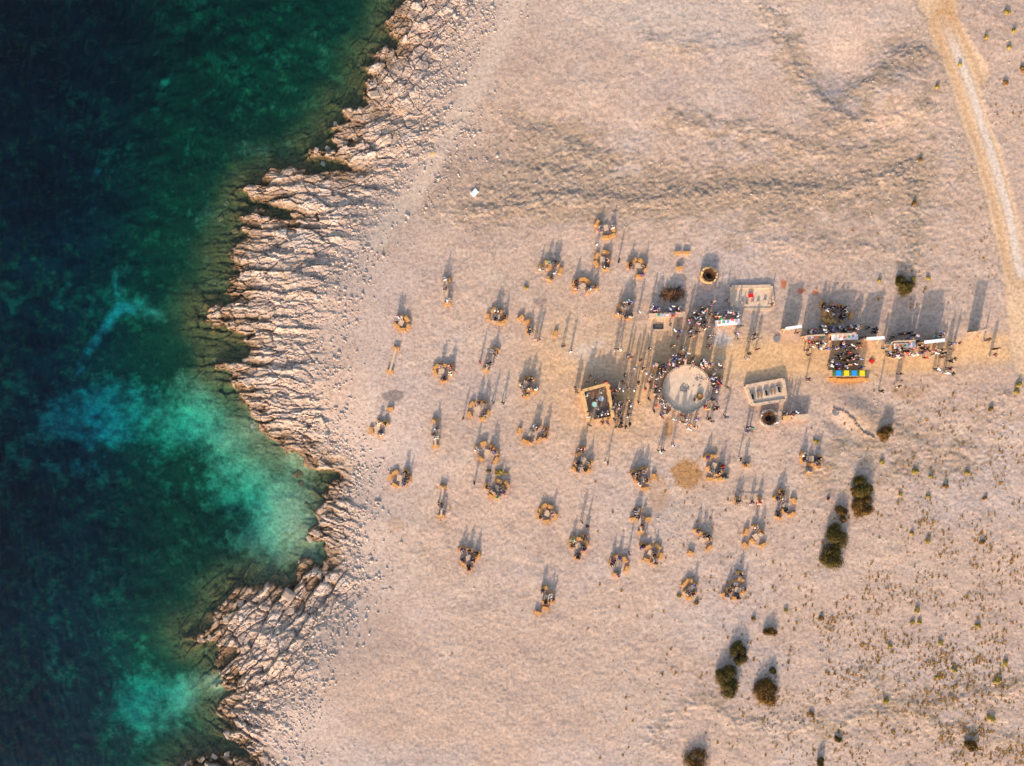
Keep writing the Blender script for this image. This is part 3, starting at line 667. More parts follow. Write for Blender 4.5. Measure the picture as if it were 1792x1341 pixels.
# ------------------------------------------------------------------ bale groups: name | bales | people (s seated, t standing) | table
G = [
('the topmost bale group', '1045,390 1060,415 1072,412', '1049,398,w,s 1050,405,q,s 1075,398,w,s', '1060,399'),
('the bale circle second from the top', '1045,447 1061,441 1044,461 1061,470', '1067,454,p,s 1057,463,k,s 1064,464,g,s', '1055,454'),
('the bale circle beside three lone bales', '1110,456 1123,456 1120,483', '1102,463,k,s 1101,471,m,s 1131,467,k,s 1126,476,q,s', '1117,465'),
('the bale circle with dark green shirt', '946,467 962,468 962,488 981,474', '959,456,e,s 975,459,k,s 972,467,n,s 967,483,k,s 971,477,w,t 946,474,w,s', ''),
('the loose bale circle, upper middle', '1019,488 1029,492', '1006,493,k,s 1006,505,p,s 1032,508,g,s 1033,514,w,s 1044,501,u,s', '1020,501'),
('the bale circle at upper mid left', '854,555 865,542 878,565', '872,547,u,s 882,543,w,s 885,556,k,s 867,558,g,s', '870,553'),
('the bale trail left of centre', '911,556 922,563 925,580 972,584', '919,577,k,s 929,576,k,s 937,594,p,t 943,596,m,t', ''),
('the dark-clad circle at mid left', '921,693 937,684', '921,663,u,s 931,662,k,s 910,674,w,s 936,678,w,s 915,688,k,s 926,682,g,s 911,668,g,s', '921,673'),
('the bale circle with walkers beside it', '822,726 844,733 853,723 825,708', '839,704,m,s 848,706,u,s 846,722,g,s', '836,716'),
('the bale circle with the crimson shirt', '763,642 761,652 776,666 776,639', '789,641,r,s 774,634,u,s 774,657,k,s 790,654,w,s 787,661,c,s', '773,650'),
('the leftmost bale circle', '648,754 664,762', '662,740,w,s 674,741,k,s 669,756,w,s', '658,750'),
('the bale circle highest along the shore', '712,558 694,570 704,577 714,572', '699,553,w,s 703,556,p,s', '702,565'),
('the bale circle with navy jeans', '690,828 681,836 690,851 715,839', '709,827,k,s 709,840,n,s 706,851,b,s', '698,838'),
('the bale circle with orange shirt', '846,776 841,803 868,805', '833,786,w,s 862,783,o,s 868,792,b,s', '852,792'),
('the bale circle under yellow shrubs', '873,842 887,847 860,869', '870,871,e,s 883,863,b,s 850,852,u,s 866,860,g,s 877,856,g,s', '870,855'),
('the wide bale circle, centre left', '909,755 919,773 927,774 944,770', '941,747,n,s 946,751,s,s 957,752,m,s 956,764,k,s 928,779,u,s', '930,760'),
('the bale circle below the walled room', '1013,795 1006,822 1028,824', '1020,785,p,s 1028,788,g,s 1010,813,k,s 1034,812,k,s 1025,819,k,s 1012,822,u,s 1008,806,g,s', '1021,805'),
('the small round bale circle', '952,886 964,888 946,896 957,913 972,905 944,904', '968,898,l,s 951,905,k,s', '958,899'),
('the bale circle with turquoise shirt', '1015,944 1027,952 1011,977 1022,965', '1003,946,e,s 1000,958,u,s 1011,970,k,s 1021,960,q,s 1025,941,n,s', '1012,956'),
('the bale circle at lower middle', '1070,984 1094,980 1097,997 1080,975 1079,1007', '1086,975,b,s 1073,994,k,s 1075,988,q,s 1084,1001,p,s', '1084,988'),
('the bale circle right of lower middle', '1135,958 1152,957 1132,981 1145,986 1157,974', '1126,956,k,s 1126,962,q,s 1148,975,k,s 1146,982,n,s', '1139,968'),
('the bale circle left of straw patch', '1129,856 1145,835 1108,827', '1109,834,k,s 1120,825,k,s 1115,839,m,s 1132,842,k,s 1119,848,w,s 1130,822,g,s 1118,832,g,s', '1124,840'),
('the bale circle right of straw patch', '1249,799 1242,822 1244,839 1260,839', '1239,800,q,s 1267,822,k,s 1271,829,r,s 1261,830,k,s 1244,830,g,s 1273,837,t,s', '1250,815'),
('the bale circle below the straw patch', '1228,935 1210,969 1242,960', '1222,930,n,s 1244,944,u,s 1241,951,k,s 1237,937,u,s', '1229,946'),
('the open bale circle, lower right', '1307,932 1306,955 1320,946 1336,955', '1325,924,w,s 1336,933,k,s', '1323,940'),
('the bale circle above twin bushes', '1199,1023 1207,1017 1207,1048', '1219,1026,b,s 1217,1043,u,s 1204,1041,g,s', '1208,1033'),
('the lowest right bale circle', '1298,1016 1269,1044 1303,1036 1289,1048', '1288,1023,w,s 1281,1028,u,s 1277,1037,m,s 1277,1044,g,s 1294,1041,k,s 1310,1031,m,s 1298,1006,n,s', '1292,1033'),
('the far lower left bale circle', '821,996 809,985 837,972', '806,963,q,s 821,965,k,s 831,969,k,s 811,979,n,s 830,982,m,s 821,990,n,s', '820,977'),
('the lowest bale circle', '953,1031 967,1053 941,1074 955,1066', '951,1041,n,s 966,1042,w,s 966,1049,m,s 955,1058,u,s', '957,1047'),
('the bale circle left of big bushes', '1391,877 1387,901 1364,906', '1362,872,n,s 1371,861,k,s 1366,900,k,s 1377,897,n,s 1373,871,c,s', '1376,885'),
('the bale circle above big bushes', '1417,827 1421,810', '1408,796,w,s 1408,807,n,s 1436,803,k,s 1434,815,u,s 1413,823,g,s', '1420,803'),
('the grey-clad bale circle', '1083,551 1100,556', '1095,528,w,s 1105,527,b,s 1109,533,t,s 1085,544,g,s 1102,549,g,s 1093,556,k,s 1107,549,c,s 1088,537,g,s', '1097,538'),
('the crowded bale circle behind tables', '1445,547 1461,562 1445,560 1453,562 1491,552', '1444,531,n,s 1447,538,k,s 1461,533,p,s 1452,539,w,s 1456,527,n,s 1477,535,m,s 1485,543,w,s 1483,550,k,s 1459,550,g,s 1469,545,b,s 1469,553,m,s 1475,550,g,s 1480,558,g,s 1477,565,k,s 1488,562,c,s', ''),
]
BENCH = [('the far left plank bench', '693,610 682,650', '', (693, 610, 682, 650)),
 ('the upper plank bench', '782,490 783,532', '784,483,w,s 784,505,u,s 782,524,w,s', (781, 488, 783, 532)),
 ('the plank bench beside red-shirted walker', '850,648 869,612', '860,614,q,s 851,638,n,s 860,637,k,s 869,622,g,s', (850, 648, 867, 614)),
 ('the plank bench left of centre', '761,737 762,781', '762,749,s,s 761,760,u,s 761,766,w,s', (761, 737, 762, 781)),
 ('the plank bench at lower left', '775,853 772,904', '772,889,n,s 771,883,u,s', (775, 853, 772, 904)),
 ('the plank bench at lower middle', '1109,909 1123,932 1134,909 1118,893', '1119,886,s,s 1115,906,k,s 1111,899,u,s 1120,922,m,s', (1118, 893, 1123, 932)),
 ('the level plank bench', '1290,877 1331,877', '1292,870,k,s 1297,874,k,s 1318,873,m,s 1331,870,r,s', (1287, 877, 1337, 877))]
def pts(s): return [tuple(float(q_) if i < 2 else q_ for i, q_ in enumerate(t.split(','))) for t in s.split()]
def seatgroup(name, bs, ps, table=None, bench=None):
    B = pts(bs); Q = pts(ps)
    allp = [(b[0], b[1]) for b in B] + [(p[0], p[1]) for p in Q]
    cx = sum(p[0] for p in allp) / len(allp); cy = sum(p[1] for p in allp) / len(allp)
    if table: t = pts(table)[0]; cx, cy = t
    elif bench: cx, cy = (bench[0] + bench[2]) / 2, (bench[1] + bench[3]) / 2
    mk = [(name, cx, cy)]
    seats = []
    def addbale(px, py, zz=.42):
        x, y = P(px, py, zz); X0, Y0 = P(cx, cy, .3); a = math.atan2(Y0 - y, X0 - x)
        d = math.hypot(X0 - x, Y0 - y)
        if table and d < .72: x, y = X0 - cos(a) * .80, Y0 - sin(a) * .80
        for s in seats:
            if math.hypot(s[0] - x, s[1] - y) < .62: return s
        if bench: rz = math.atan2(-(bench[3] - bench[1]), bench[2] - bench[0]) + pi / 2 + rnd.uniform(-.1, .1)
        else: rz = a + pi / 2 + rnd.uniform(-.25, .25)
        bale(x, y, rz, mk, px, py); s = (x, y, rz, hz(x, y) - .03 + .42); seats.append(s); return s
    for b in B: addbale(b[0], b[1])
    used = []
    for p in Q:
        px, py, c, k = p
        X0, Y0 = P(cx, cy, .3)
        if k == 't':
            x, y = P(px, py, 1.3); person(rnd.choice(('stand_a', 'stand_c')), x, y, hz(x, y), math.atan2(Y0 - y, X0 - x) - pi / 2, c, px, py, mk, near=2); continue
        x, y = P(px, py, .95)
        if bench:
            a = Vector(P(bench[0], bench[1], .5)); b = Vector(P(bench[2], bench[3], .5)); d = (b - a); t = max(.02, min(.98, (Vector((x, y)) - a).dot(d) / d.length_squared)); q_ = a + d * t
            side = 1 if rnd.random() < .5 else -1; rz = math.atan2(d.y, d.x) + (0 if side > 0 else pi)
            person(rnd.choice(('sit_a', 'sit_b', 'sit_c')), q_.x, q_.y, max(hz(a.x, a.y), hz(b.x, b.y)) + .445 - .02, rz, c, px, py, mk, near=2); continue
        s = min(seats, key=lambda s: math.hypot(s[0] - x, s[1] - y)) if seats else None
        if s is None or math.hypot(s[0] - x, s[1] - y) > .75: s = addbale(px, py, .95)
        # seat on the bale, two people at most side by side
        ux, uy = cos(s[2]), sin(s[2]); t = max(-.32, min(.32, (x - s[0]) * ux + (y - s[1]) * uy))
        for k_ in range(4):
            if all(math.hypot(s[0] + ux * t - a, s[1] + uy * t - b) > .40 for a, b in used): break
            t = (-.28, .28, .0, -.4)[k_]
        x, y = s[0] + ux * t, s[1] + uy * t; used.append((x, y))
        rz = math.atan2(Y0 - s[1], X0 - s[0]) - pi / 2 + rnd.uniform(-.3, .3)
        person(rnd.choice(('sit_a', 'sit_b', 'sit_b', 'sit_c')), x, y, s[3] - .005, rz, c, px, py, mk, near=2)
    if table: low_table(cx, cy, name, rnd.uniform(0, pi))
    if bench: bench_plank(*bench, name)
for n, b, p, t in G: seatgroup(n, b, p, t or None)
for n, b, p, l in BENCH: seatgroup(n, b, p, None, l)
for a, b, w in ((1187, 442, 'upper left of the three lone bales'), (1202, 442, 'upper right of the three lone bales'), (1190, 469, 'lowest of the three lone bales')):
    o = bale(*P(a, b, .42), rnd.uniform(-.2, .2), None, a, b); REG.pop(); o['label'] = 'straw bale, ' + w
for a, b, w in ((682, 716, 'single straw bale beside the dark ash patch near the shore'), (1307, 815, 'single straw bale left of the level plank bench, under a sitter'), (921, 503, None)):
    if w:
        o = bale(*P(a, b, .42), rnd.uniform(-.2, .2), None, a, b); REG.pop(); o['label'] = w
x, y = P(1307, 811, .95); person('sit_a', x, y, hz(*P(1307, 815, .42)) + .385, pi, 'k', 1307, 811); 

# ------------------------------------------------------------------ the round ring of walls
def ringwall(name, cx, cy, R, w, h, m, n=72, a0=0, a1=2 * pi, parent=None, jit=.03):
    V_, F_ = [], []; full = abs(a1 - a0 - 2 * pi) < 1e-3; r = random.Random(5)
    for i in range(n + (0 if full else 1)):
        a = a0 + (a1 - a0) * i / n; hh = h + r.uniform(-jit, jit) * 1.6
        for rr_, z in ((R + w / 2, -.3), (R + w / 2 + r.uniform(-jit, jit), hh), (R, hh + .02), (R - w / 2 + r.uniform(-jit, jit), hh), (R - w / 2, -.3)):
            V_.append((cx + rr_ * cos(a), cy + rr_ * sin(a), z))
    k = 5; N = n if full else n
    for i in range(N):
        a, b = i * k, ((i + 1) % n if full else i + 1) * k
        for q_ in range(k): F_.append((a + q_, a + (q_ + 1) % k, b + (q_ + 1) % k, b + q_))
    if not full: F_.append(tuple(range(k))[::-1]); F_.append(tuple(range(N * k, N * k + k)))
    return linkobj(name, mesh_from(name, V_, F_, m), parent)
def runwall(pts_, w, h, m, name='wall', parent=None, z=0, n=10):
    """straight stretch of wall a bit uneven on top, world coords in a parent at the origin"""
    V_, F_ = [], []
    (ax, ay), (bx, by) = pts_; dx, dy = bx - ax, by - ay; L = math.hypot(dx, dy); nx_, ny_ = -dy / L * w / 2, dx / L * w / 2
    for i in range(n + 1):
        t = i / n; x, y = ax + dx * t, ay + dy * t; hh = h + rnd.uniform(-.025, .025); j = 1 + rnd.uniform(-.06, .06)
        V_ += [(x + nx_, y + ny_, z - .35), (x + nx_ * j, y + ny_ * j, z + hh), (x - nx_ * j, y - ny_ * j, z + hh), (x - nx_, y - ny_, z - .35)]
    for i in range(n):
        a, b = 4 * i, 4 * i + 4
        for q_ in range(4): F_.append((a + q_, a + (q_ + 1) % 4, b + (q_ + 1) % 4, b + q_))
    F_ += [(0, 1, 2, 3)[::-1], (4 * n, 4 * n + 1, 4 * n + 2, 4 * n + 3)]
    return linkobj(name, mesh_from(name, V_, F_, m), parent)
rx, ry = P(1203, 681, .7); rz_ = hz(rx, ry)
ring = empty('round_enclosure', rx, ry, rz_); prop(ring, 'large round ring of low sand-coloured wall with grey sandy floor and central hearth', 'enclosure')
ringwall('wall', 0, 0, 3.42, .26, .44, SANDW, parent=ring)
ringwall('inner_ledge', 0, 0, 3.0, .5, .24, FLOORG, parent=ring, a0=pi * 1.02, a1=pi * 1.98, n=40)
part('floor', [cyl(0, 0, -.2, 3.28, .44, 48)], FLOORG, ring)
for nm, (ax, ay, bx, by, hh) in (('wall_wing', (1146, 636, 1168, 649, 1.1)), ('wall_wing', (1145, 691, 1158, 689, .7)), ('wall_wing', (1168, 727, 1174, 721, .8)), ('wall_wing', (1201, 628, 1199, 638, .8)), ('wall_wing', (1265, 669, 1249, 673, .6)), ('wall_wing', (1240, 700, 1248, 706, .5)), ('wall_wing', (1233, 632, 1238, 642, .9)), ('rib', (1213, 642, 1208, 649, .5))):
    a = P(ax, ay, hh); b = P(bx, by, hh); o = runwall((a, b), .30, hh, SANDW, nm, z=rz_, n=5)
    o.parent = ring; o.matrix_parent_inverse = Matrix.Translation((-rx, -ry, -rz_))
def jitrock(r_, sx, sy, sz, seed, sub=1):
    bm = bmesh.new(); bmesh.ops.create_icosphere(bm, subdivisions=sub, radius=1); r = random.Random(seed)
    for v in bm.verts:
        k = 1 + r.uniform(-.28, .22); v.co = Vector((v.co.x * sx * k, v.co.y * sy * k, v.co.z * sz * k))
    me = bpy.data.meshes.new('rock'); bm.to_mesh(me); bm.free(); me.materials.append(BOULD); return me
def slabrock(seed):
    bm = bmesh.new(); r = random.Random(seed); v, f = box(0, 0, -.5, 2.0, 1.35, .8, 0, .0, .8)
    vs = [bm.verts.new((a + r.uniform(-.3, .3), b + r.uniform(-.3, .3), c + r.uniform(-.18, .18))) for a, b, c in v]
    for q_ in f: bm.faces.new([vs[i] for i in q_])
    bmesh.ops.bevel(bm, geom=bm.edges[:], offset=.16, segments=1, affect='EDGES')
    bmesh.ops.triangulate(bm, faces=bm.faces[:])
    for w_ in bm.verts: w_.co += Vector((r.uniform(-1, 1), r.uniform(-1, 1), r.uniform(-1, 1))) * .06
    me = bpy.data.meshes.new('rock'); bm.to_mesh(me); bm.free(); me.materials.append(BOULD); return me
RK = [slabrock(s) for s in range(6)] + [jitrock(1, 1, .75, .6, s, 1) for s in range(6, 10)]
def instrocks(name, parent, spots, m=None):
    for (x, y, s) in spots:
        o = linkobj(name, RK[rnd.randrange(6, 10)], parent, (x, y, .22 + s * .2), rnd.uniform(0, 6)); o.scale = (s, s, s)
        if m: o.material_slots[0].link = 'OBJECT'; o.material_slots[0].material = m
instrocks('hearth_stone', ring, [(-.35 + .62 * cos(a) * rnd.uniform(.8, 1.2), .1 + .55 * sin(a) * rnd.uniform(.7, 1.2), rnd.uniform(.10, .2)) for a in np.arange(0, 6.2, .42)], ASH)
instrocks('hearth_stone', ring, [(rnd.gauss(-.4, .35), rnd.gauss(.1, .3), rnd.uniform(.06, .13)) for i in range(14)])
part('ash_bed', [cyl(-.35, .1, .18, .36, .09, 14)], ASH, ring)
cope = mesh_from('coping_stone', *box(0, 0, 0, .30, .36, .12, 0, .02, .88), m=STONEW)
for i in range(66):
    a = i * 2 * pi / 66; o = linkobj('coping_stone', cope, ring, (3.42 * cos(a), 3.42 * sin(a), .42 + rnd.uniform(-.02, .03)), a + pi / 2 + rnd.uniform(-.12, .12)); o.scale = (rnd.uniform(.8, 1.02), rnd.uniform(.8, 1.15), 1)
instrocks('grey_stone', ring, [(rnd.gauss(1.6, .4), rnd.gauss(1.3, .5), rnd.uniform(.06, .16)) for i in range(30)], ASH)
bk = empty('wicker_basket', rx + 1.85, ry - 1.1, rz_ + .24); prop(bk, 'round brown wicker basket on the ring floor, lower right side', 'basket')
ringwall('rim', 0, 0, .42, .10, .34, BRANCH, n=18, parent=bk, jit=.01); part('straw_fill', [cyl(0, 0, .0, .38, .22, 14)], STRAW, bk)
b2 = empty('charred_log_stump', rx + 1.1, ry - 1.55, rz_ + .24); prop(b2, 'small charred grey log stump beside the wicker basket', 'log'); part('trunk', [cyl(0, 0, 0, .24, .22, 10, .2)], ASH, b2); part('cut_face', [cyl(0, 0, .222, .17, .01, 10)], BRANCH, b2)

# ------------------------------------------------------------------ roofless room
room = empty('roofless_room', 0, 0, 0); prop(room, 'roofless room of straw-coloured walls with brown floor, left of the round ring', 'building')
zR = hz(*P(1046, 706)); hW = 1.45
q4 = {k: P(x, y, hW) for k, (x, y) in dict(tl=(1020, 684), tr=(1064, 672), bl=(1031, 738), br=(1073, 731), bm_=(1042, 737)).items()}
runwall((q4['tl'], q4['tr']), .42, hW, STRAWP, 'wall', room, zR, 12); runwall((q4['tl'], q4['bl']), .40, hW, STRAWP, 'wall', room, zR, 12)
runwall((q4['tr'], q4['br']), .42, hW, STRAWP, 'wall', room, zR, 12); runwall((q4['bm_'], q4['br']), .36, .62, STRAWP, 'wall', room, zR, 8)
fl = [P(1021, 685), P(1063, 673), P(1072, 731), P(1031, 738)]
linkobj('floor', mesh_from('floor', [(x, y, zR - .3) for x, y in fl] + [(x, y, zR + .06) for x, y in fl], [(0, 1, 2, 3), (7, 6, 5, 4), (0, 4, 5, 1), (1, 5, 6, 2), (2, 6, 7, 3), (3, 7, 4, 0)], FLOORB), room)
cx_, cy_ = P(1050, 707, .8)
def round_table(x, y, z, label, r_=.42, h_=.74, m=None):
    t = empty('round_table', x, y, z); prop(t, label, 'table'); part('tabletop', [cyl(0, 0, h_ - .04, r_, .04, 20)], m or CLO['s'], t); part('pedestal', [cyl(0, 0, 0, .05, h_ - .04, 8)], WOOD, t); part('foot', [cyl(0, 0, 0, .22, .03, 12)], WOOD, t)
round_table(*P(1052, 698, .7), zR + .06, 'round pale blue table inside the roofless room, upper one', .36)
round_table(*P(1040, 708, .7), zR + .06, 'round mint table inside the roofless room, lower left one', .38, m=CLO['h'])

# ------------------------------------------------------------------ low enclosures
def enclosure(label, corners, sides, w, h_, m, floor, name='low_enclosure', fh=.05):
    e = empty(name, 0, 0, 0); prop(e, label, 'enclosure'); c = [P(x, y, h_) for x, y in corners]; z = hz(*c[0])
    z = sum(hz(*p) for p in c) / len(c)
    for a, b in sides: runwall((c[a], c[b]), w, h_, m, 'wall', e, z, 12)
    n = len(c); linkobj('floor', mesh_from('floor', [(x, y, z - .4) for x, y in c] + [(x, y, z + fh) for x, y in c], [tuple(range(n - 1, -1, -1)), tuple(range(n, 2 * n))] + [(i, (i + 1) % n, n + (i + 1) % n, n + i) for i in range(n)], floor), e)
    return e, z
e1, z1 = enclosure('low stone-walled cooking enclosure with a red box and a row of pots', [(1281, 537), (1345, 539), (1354, 534), (1350, 501), (1281, 502)], [(4, 0), (2, 3), (3, 4)], .50, .34, SANDW, FLOORG)
part('step', [box(*P(1327, 541, .1), z1 - .05, 4.0, .45, .17)], SANDW, e1)
rb = empty('red_box', *P(1315, 517, .4), z1 + .05, .1); prop(rb, 'red box with lid standing inside the low enclosure', 'box'); part('body', [box(0, 0, 0, .62, .5, .38)], CLO['r'], rb); part('lid', [box(0, 0, .382, .66, .54, .06)], CLO['r'], rb)
for i, (a, b) in enumerate(((1300, 529), (1308, 531), (1318, 529), (1328, 528), (1340, 526))):
    x, y = P(a, b, .3); k = empty('cooking_pot', x, y, z1 + .05); prop(k, f"{['leftmost','second from the left','middle','fourth from the left','rightmost'][i]} of five round pots in the low enclosure", 'pot', 'pots in the low enclosure')
    part('pot', [cyl(0, 0, 0, .17, .26, 12, .21)], ASH if i != 1 else WOODP, k); part('lid', [cyl(0, 0, .262, .20, .03, 12, .12)], WOODP if i != 1 else ASH, k)
e2, z2 = enclosure('slanted low platform with raised rim and five grey hearths', [(1306, 676), (1371, 664), (1377, 700), (1318, 709)], [(0, 1), (1, 2), (0, 3), (3, 2)], .42, .62, SANDW, FLOORG, 'hearth_platform', .44)
for i, (a, b) in enumerate(((1317, 694), (1329, 691), (1341, 688), (1352, 685), (1363, 682))):
    x, y = P(a, b, .5); k = empty('hearth', x, y, z2 + .44, .2); k['label'] = ''; prop(k, f"{['leftmost','second from the left','middle','fourth from the left','rightmost'][i]} of five stone hearths on the slanted platform", 'hearth', 'hearths on the slanted platform')
    part('side_stone', [box(-.26, 0, 0, .14, 1.0, .26, 0, .02)], ASH if i % 2 else STONEW, k); part('side_stone', [box(.26, 0, 0, .14, 1.0, .26, 0, .02)], ASH, k)
    part('back_stone', [box(0, .5, 0, .64, .14, .30, 0, .02)], ASH, k); part('embers', [box(0, 0, 0, .36, .8, .05, 0, .01)], CHAR if i % 2 == 0 else STRAW, k)

# ------------------------------------------------------------------ stalls, boards and tables along the path
def board(a, b, h_, d, label, m=WHITE, legs=True, cap=True):
    A = Vector(P(*a, h_)); B = Vector(P(*b, h_)); c = (A + B) / 2; L = (B - A).length; r_ = math.atan2(B.y - A.y, B.x - A.x); z = hz(c.x, c.y)
    o = empty('tall_board', c.x, c.y, z, r_); prop(o, label, 'partition', 'boards along the path')
    n = max(2, int(L / .6))
    for i in range(n): linkobj('plank', mesh_from('plank', *box(-L / 2 + L / n * (i + .5), .04 * (i % 2), -.05, L / n - .015, .06, h_ - .07), m=WOOD), o)
    if cap: part('top_board', [box(0, 0, h_ - .06, L, d, .06)], m, o)
    for s in (-1, 1): part('strut', [stick((s * L * .42, .05, h_ * .75), (s * L * .42, -.8, 0), .04)], WOOD, o)
def table(a, b, d, label, m=WHITE, h_=.9, cloth=None):
    A = Vector(P(*a, h_)); B = Vector(P(*b, h_)); c = (A + B) / 2; L = (B - A).length; r_ = math.atan2(B.y - A.y, B.x - A.x); z = hz(c.x, c.y)
    o = empty('serving_table', c.x, c.y, z, r_); prop(o, label, 'table', 'serving tables'); part('tabletop', [box(0, 0, h_ - .05, L, d, .05)], m, o)
    for s in (-1, 1):
        for t in (-1, 1): part('leg', [box(s * (L / 2 - .15), t * (d / 2 - .1), -.05, .07, .07, h_)], WOOD, o)
    part('front_panel', [box(0, -d / 2 + .05, .05, L - .1, .03, h_ - .12)], WOOD, o)
    return c, r_, z + h_
board((1376, 575), (1404, 571), 2.15, .42, 'lone tall board with white top standing above the path, grey disc below it')
board((1412, 588), (1445, 586), 2.1, .22, 'left tall plank board behind the long serving tables', WOODP)
board((1455, 585), (1498, 584), 2.2, .22, 'right tall plank board behind the long serving tables', WOODP)
board((1518, 593), (1549, 591), 2.3, .44, 'tall white-topped board between the serving tables and the crowded right stall')
board((1566, 598), (1604, 596), 2.3, .22, 'plank board behind the bluish table of the right stall', WOODP)
board((1619, 599), (1655, 595), 2.5, .46, 'rightmost tall board with white top above the crowd')
board((1713, 580), (1734, 576), 2.5, .22, 'narrow tall board standing alone at the far right', WOODP)
T = [table((1410, 592), (1446, 590), .75, 'sand-coloured serving table left of the long white one', SANDW), table((1456, 591), (1502, 589), .85, 'long white serving table behind the blue and yellow counter'),
     table((1566, 606), (1604, 603), .75, 'bluish white serving table of the right-hand stall'), table((1252, 566), (1296, 563), .8, 'short white counter with people behind it, below the low enclosure'),
     table((1136, 553), (1199, 550), .7, 'wooden counter along the top of the pale decked stall', SANDW, 1.0), table((1387, 731), (1417, 729), .75, 'pale table below the slanted hearth platform', SANDW), table((1371, 732), (1385, 731), .65, 'short straw-coloured table beside the round brushwood pit', STRAWP)]
box_me = mesh_from('tray', *box(0, 0, 0, .34, .24, .09, 0, 0, 1.1), m=WHITE)
for ti, (c, r_, z) in enumerate(T[:5]):
    for i in range(5):
        t = (i - 2) * (.62 if ti != 0 else .5); o = linkobj('food_tray', box_me, None, (c.x + cos(r_) * t, c.y + sin(r_) * t + .06 * (i % 2), z), r_ + rnd.uniform(-.3, .3))
        o.material_slots[0].link = 'OBJECT'; o.material_slots[0].material = [CLO['l'], CLO['w'], CLO['p'], CLO['o'], CLO['e']][(i + ti) % 5]
        tn = ['the sand-coloured serving table', 'the long white serving table', 'the bluish white serving table', 'the short white counter', 'the decked stall counter'][ti]
        prop(o, f"{['lilac','white','pink','orange','green'][(i + ti) % 5]} tray on {tn}, {['leftmost','second from left','middle','fourth from left','rightmost'][i]}", 'tray', 'trays on the serving tables')
# decked stall
dx, dy = P(1161, 565); dk = empty('stall_deck', dx, dy, hz(dx, dy)); prop(dk, 'pale plank deck of the stall at the top of the gathering, dark grate on it', 'deck')
for i in range(8): linkobj('plank', mesh_from('plank', *box(-1.75 + .5 * i, 0, -.2, .47, 2.2, .29), m=WOODP), dk)
gr = empty('floor_grate', *P(1152, 572, .1), hz(dx, dy) + .09); prop(gr, 'dark rectangular grill grate lying on the pale deck', 'grate')
part('frame', [box(0, .31, 0, 1.4, .05, .12), box(0, -.31, 0, 1.4, .05, .12), box(.68, 0, 0, .05, .57, .12), box(-.68, 0, 0, .05, .57, .12)], CHAR, gr)
for i in range(9): linkobj('bar', mesh_from('bar', *box(-.6 + .15 * i, 0, .06, .05, .56, .03), m=CHAR), gr)
part('pan', [box(0, 0, 0, 1.3, .56, .04)], ASH, gr)
# blue and yellow counter
kx, ky = P(1488, 653, 1.5); kz = hz(kx, ky); ct = empty('counter_stall', kx, ky, kz); prop(ct, 'long counter stall roofed by blue and yellow square panels beside the sandy path', 'stall')
part('back_wall', [box(0, .28, -.1, 4.9, .08, 1.55)], WOOD, ct); part('counter', [box(0, -.25, -.1, 4.9, .5, 1.1)], WOOD, ct)
for s in (-1, 1): part('side_wall', [box(s * 2.47, 0, -.1, .06, .9, 1.5)], WOOD, ct)
RED = CLO['r']; BL = mat('bright_blue_panel', (.02, .27, .66), var=.1); YE = mat('bright_yellow_panel', (.85, .55, .02), var=.1); GRN = mat('dark_green_cloth', (.10, .16, .045), var=.3)
for i, m in enumerate((BL, YE, BL, YE)): part('roof_panel', [box(-1.62 + 1.13 * i, -.02, 1.47 + .02 * (i % 2), .72, .78, .05)], m, ct)
part('roof_cloth', [box(0, 0, 1.40, 4.95, .84, .05)], GRN, ct)
for i in range(6):
    x, y = P(1459 + 11.5 * i, 664 + (1.5 if i in (1, 2, 3) else 0), .4); o = bale(x, y, rnd.uniform(-.15, .15), None, 0, 0, 'straw bales along the counter'); REG.pop(); o['label'] = f"straw bale in front of the blue and yellow counter, {['leftmost','second from left','third from left','third from right','second from right','rightmost'][i]}"
rd_ = empty('red_cushion', *P(1527, 632, .1), hz(*P(1527, 632, .1)), pi / 4); prop(rd_, 'bright red square cushion set diagonally on the sandy path', 'cushion')
part('cushion', [box(0, 0, 0, .58, .58, .16, 0, 0, .85)], CLO['r'], rd_); part('piping', [box(0, 0, .06, .64, .64, .03)], CLO['m'], rd_)
def disc(px, py, r_, h_, label, m, cat='stone', name='round_stone'):
    x, y = P(px, py, h_); o = part(name, [cyl(0, 0, -.1, r_, h_ + .1, 18, r_ * .95)], m, None, (x, y, hz(x, y))); rough_bmesh(o.data, .012, 1, 3); prop(o, label, cat)
disc(1360, 593, .52, .14, 'flat round grey stone disc on the sand below the lone white board', ASH)
disc(1463, 722, .5, .12, 'flat grey round slab at the upper end of the curved bank', ASH)
disc(1415, 847, .01, .01, 'x', ASH) if False else None

# ------------------------------------------------------------------ brushwood
def brushring(px, py, R, label, dark):
    x, y = P(px, py, .8); o = empty('brushwood_pit', x, y, hz(x, y)); prop(o, label, 'brushwood ring')
    ringwall('straw_rim', 0, 0, R, .28, .75, STRAWP if not dark else STONEW, n=30, parent=o, jit=.05)
    S = []
    r = random.Random(int(px))
    for i in range(150):
        a = r.uniform(0, 2 * pi); rad = R * r.uniform(.35, .98); z = r.uniform(.15, 1.0 if rad > .6 * R else .55); t = a + pi / 2 + r.uniform(-.5, .5)
        L = r.uniform(.3, .6); c = Vector((rad * cos(a), rad * sin(a), z)); d = Vector((cos(t), sin(t), r.uniform(-.3, .3))) * L
        S.append(stick(c - d, c + d, r.uniform(.02, .045)))
    part('branches', S, BRANCH, o, kind='stuff'); part('ash_bed', [cyl(0, 0, .0, R * .85, .12, 20)], CHAR, o)
brushring(1242, 481, 1.1, 'round straw-rimmed pit ringed with brown branches, above the brushwood pile', False)
brushring(1347, 732, 1.15, 'round dark brushwood pit just below the slanted hearth platform', True)
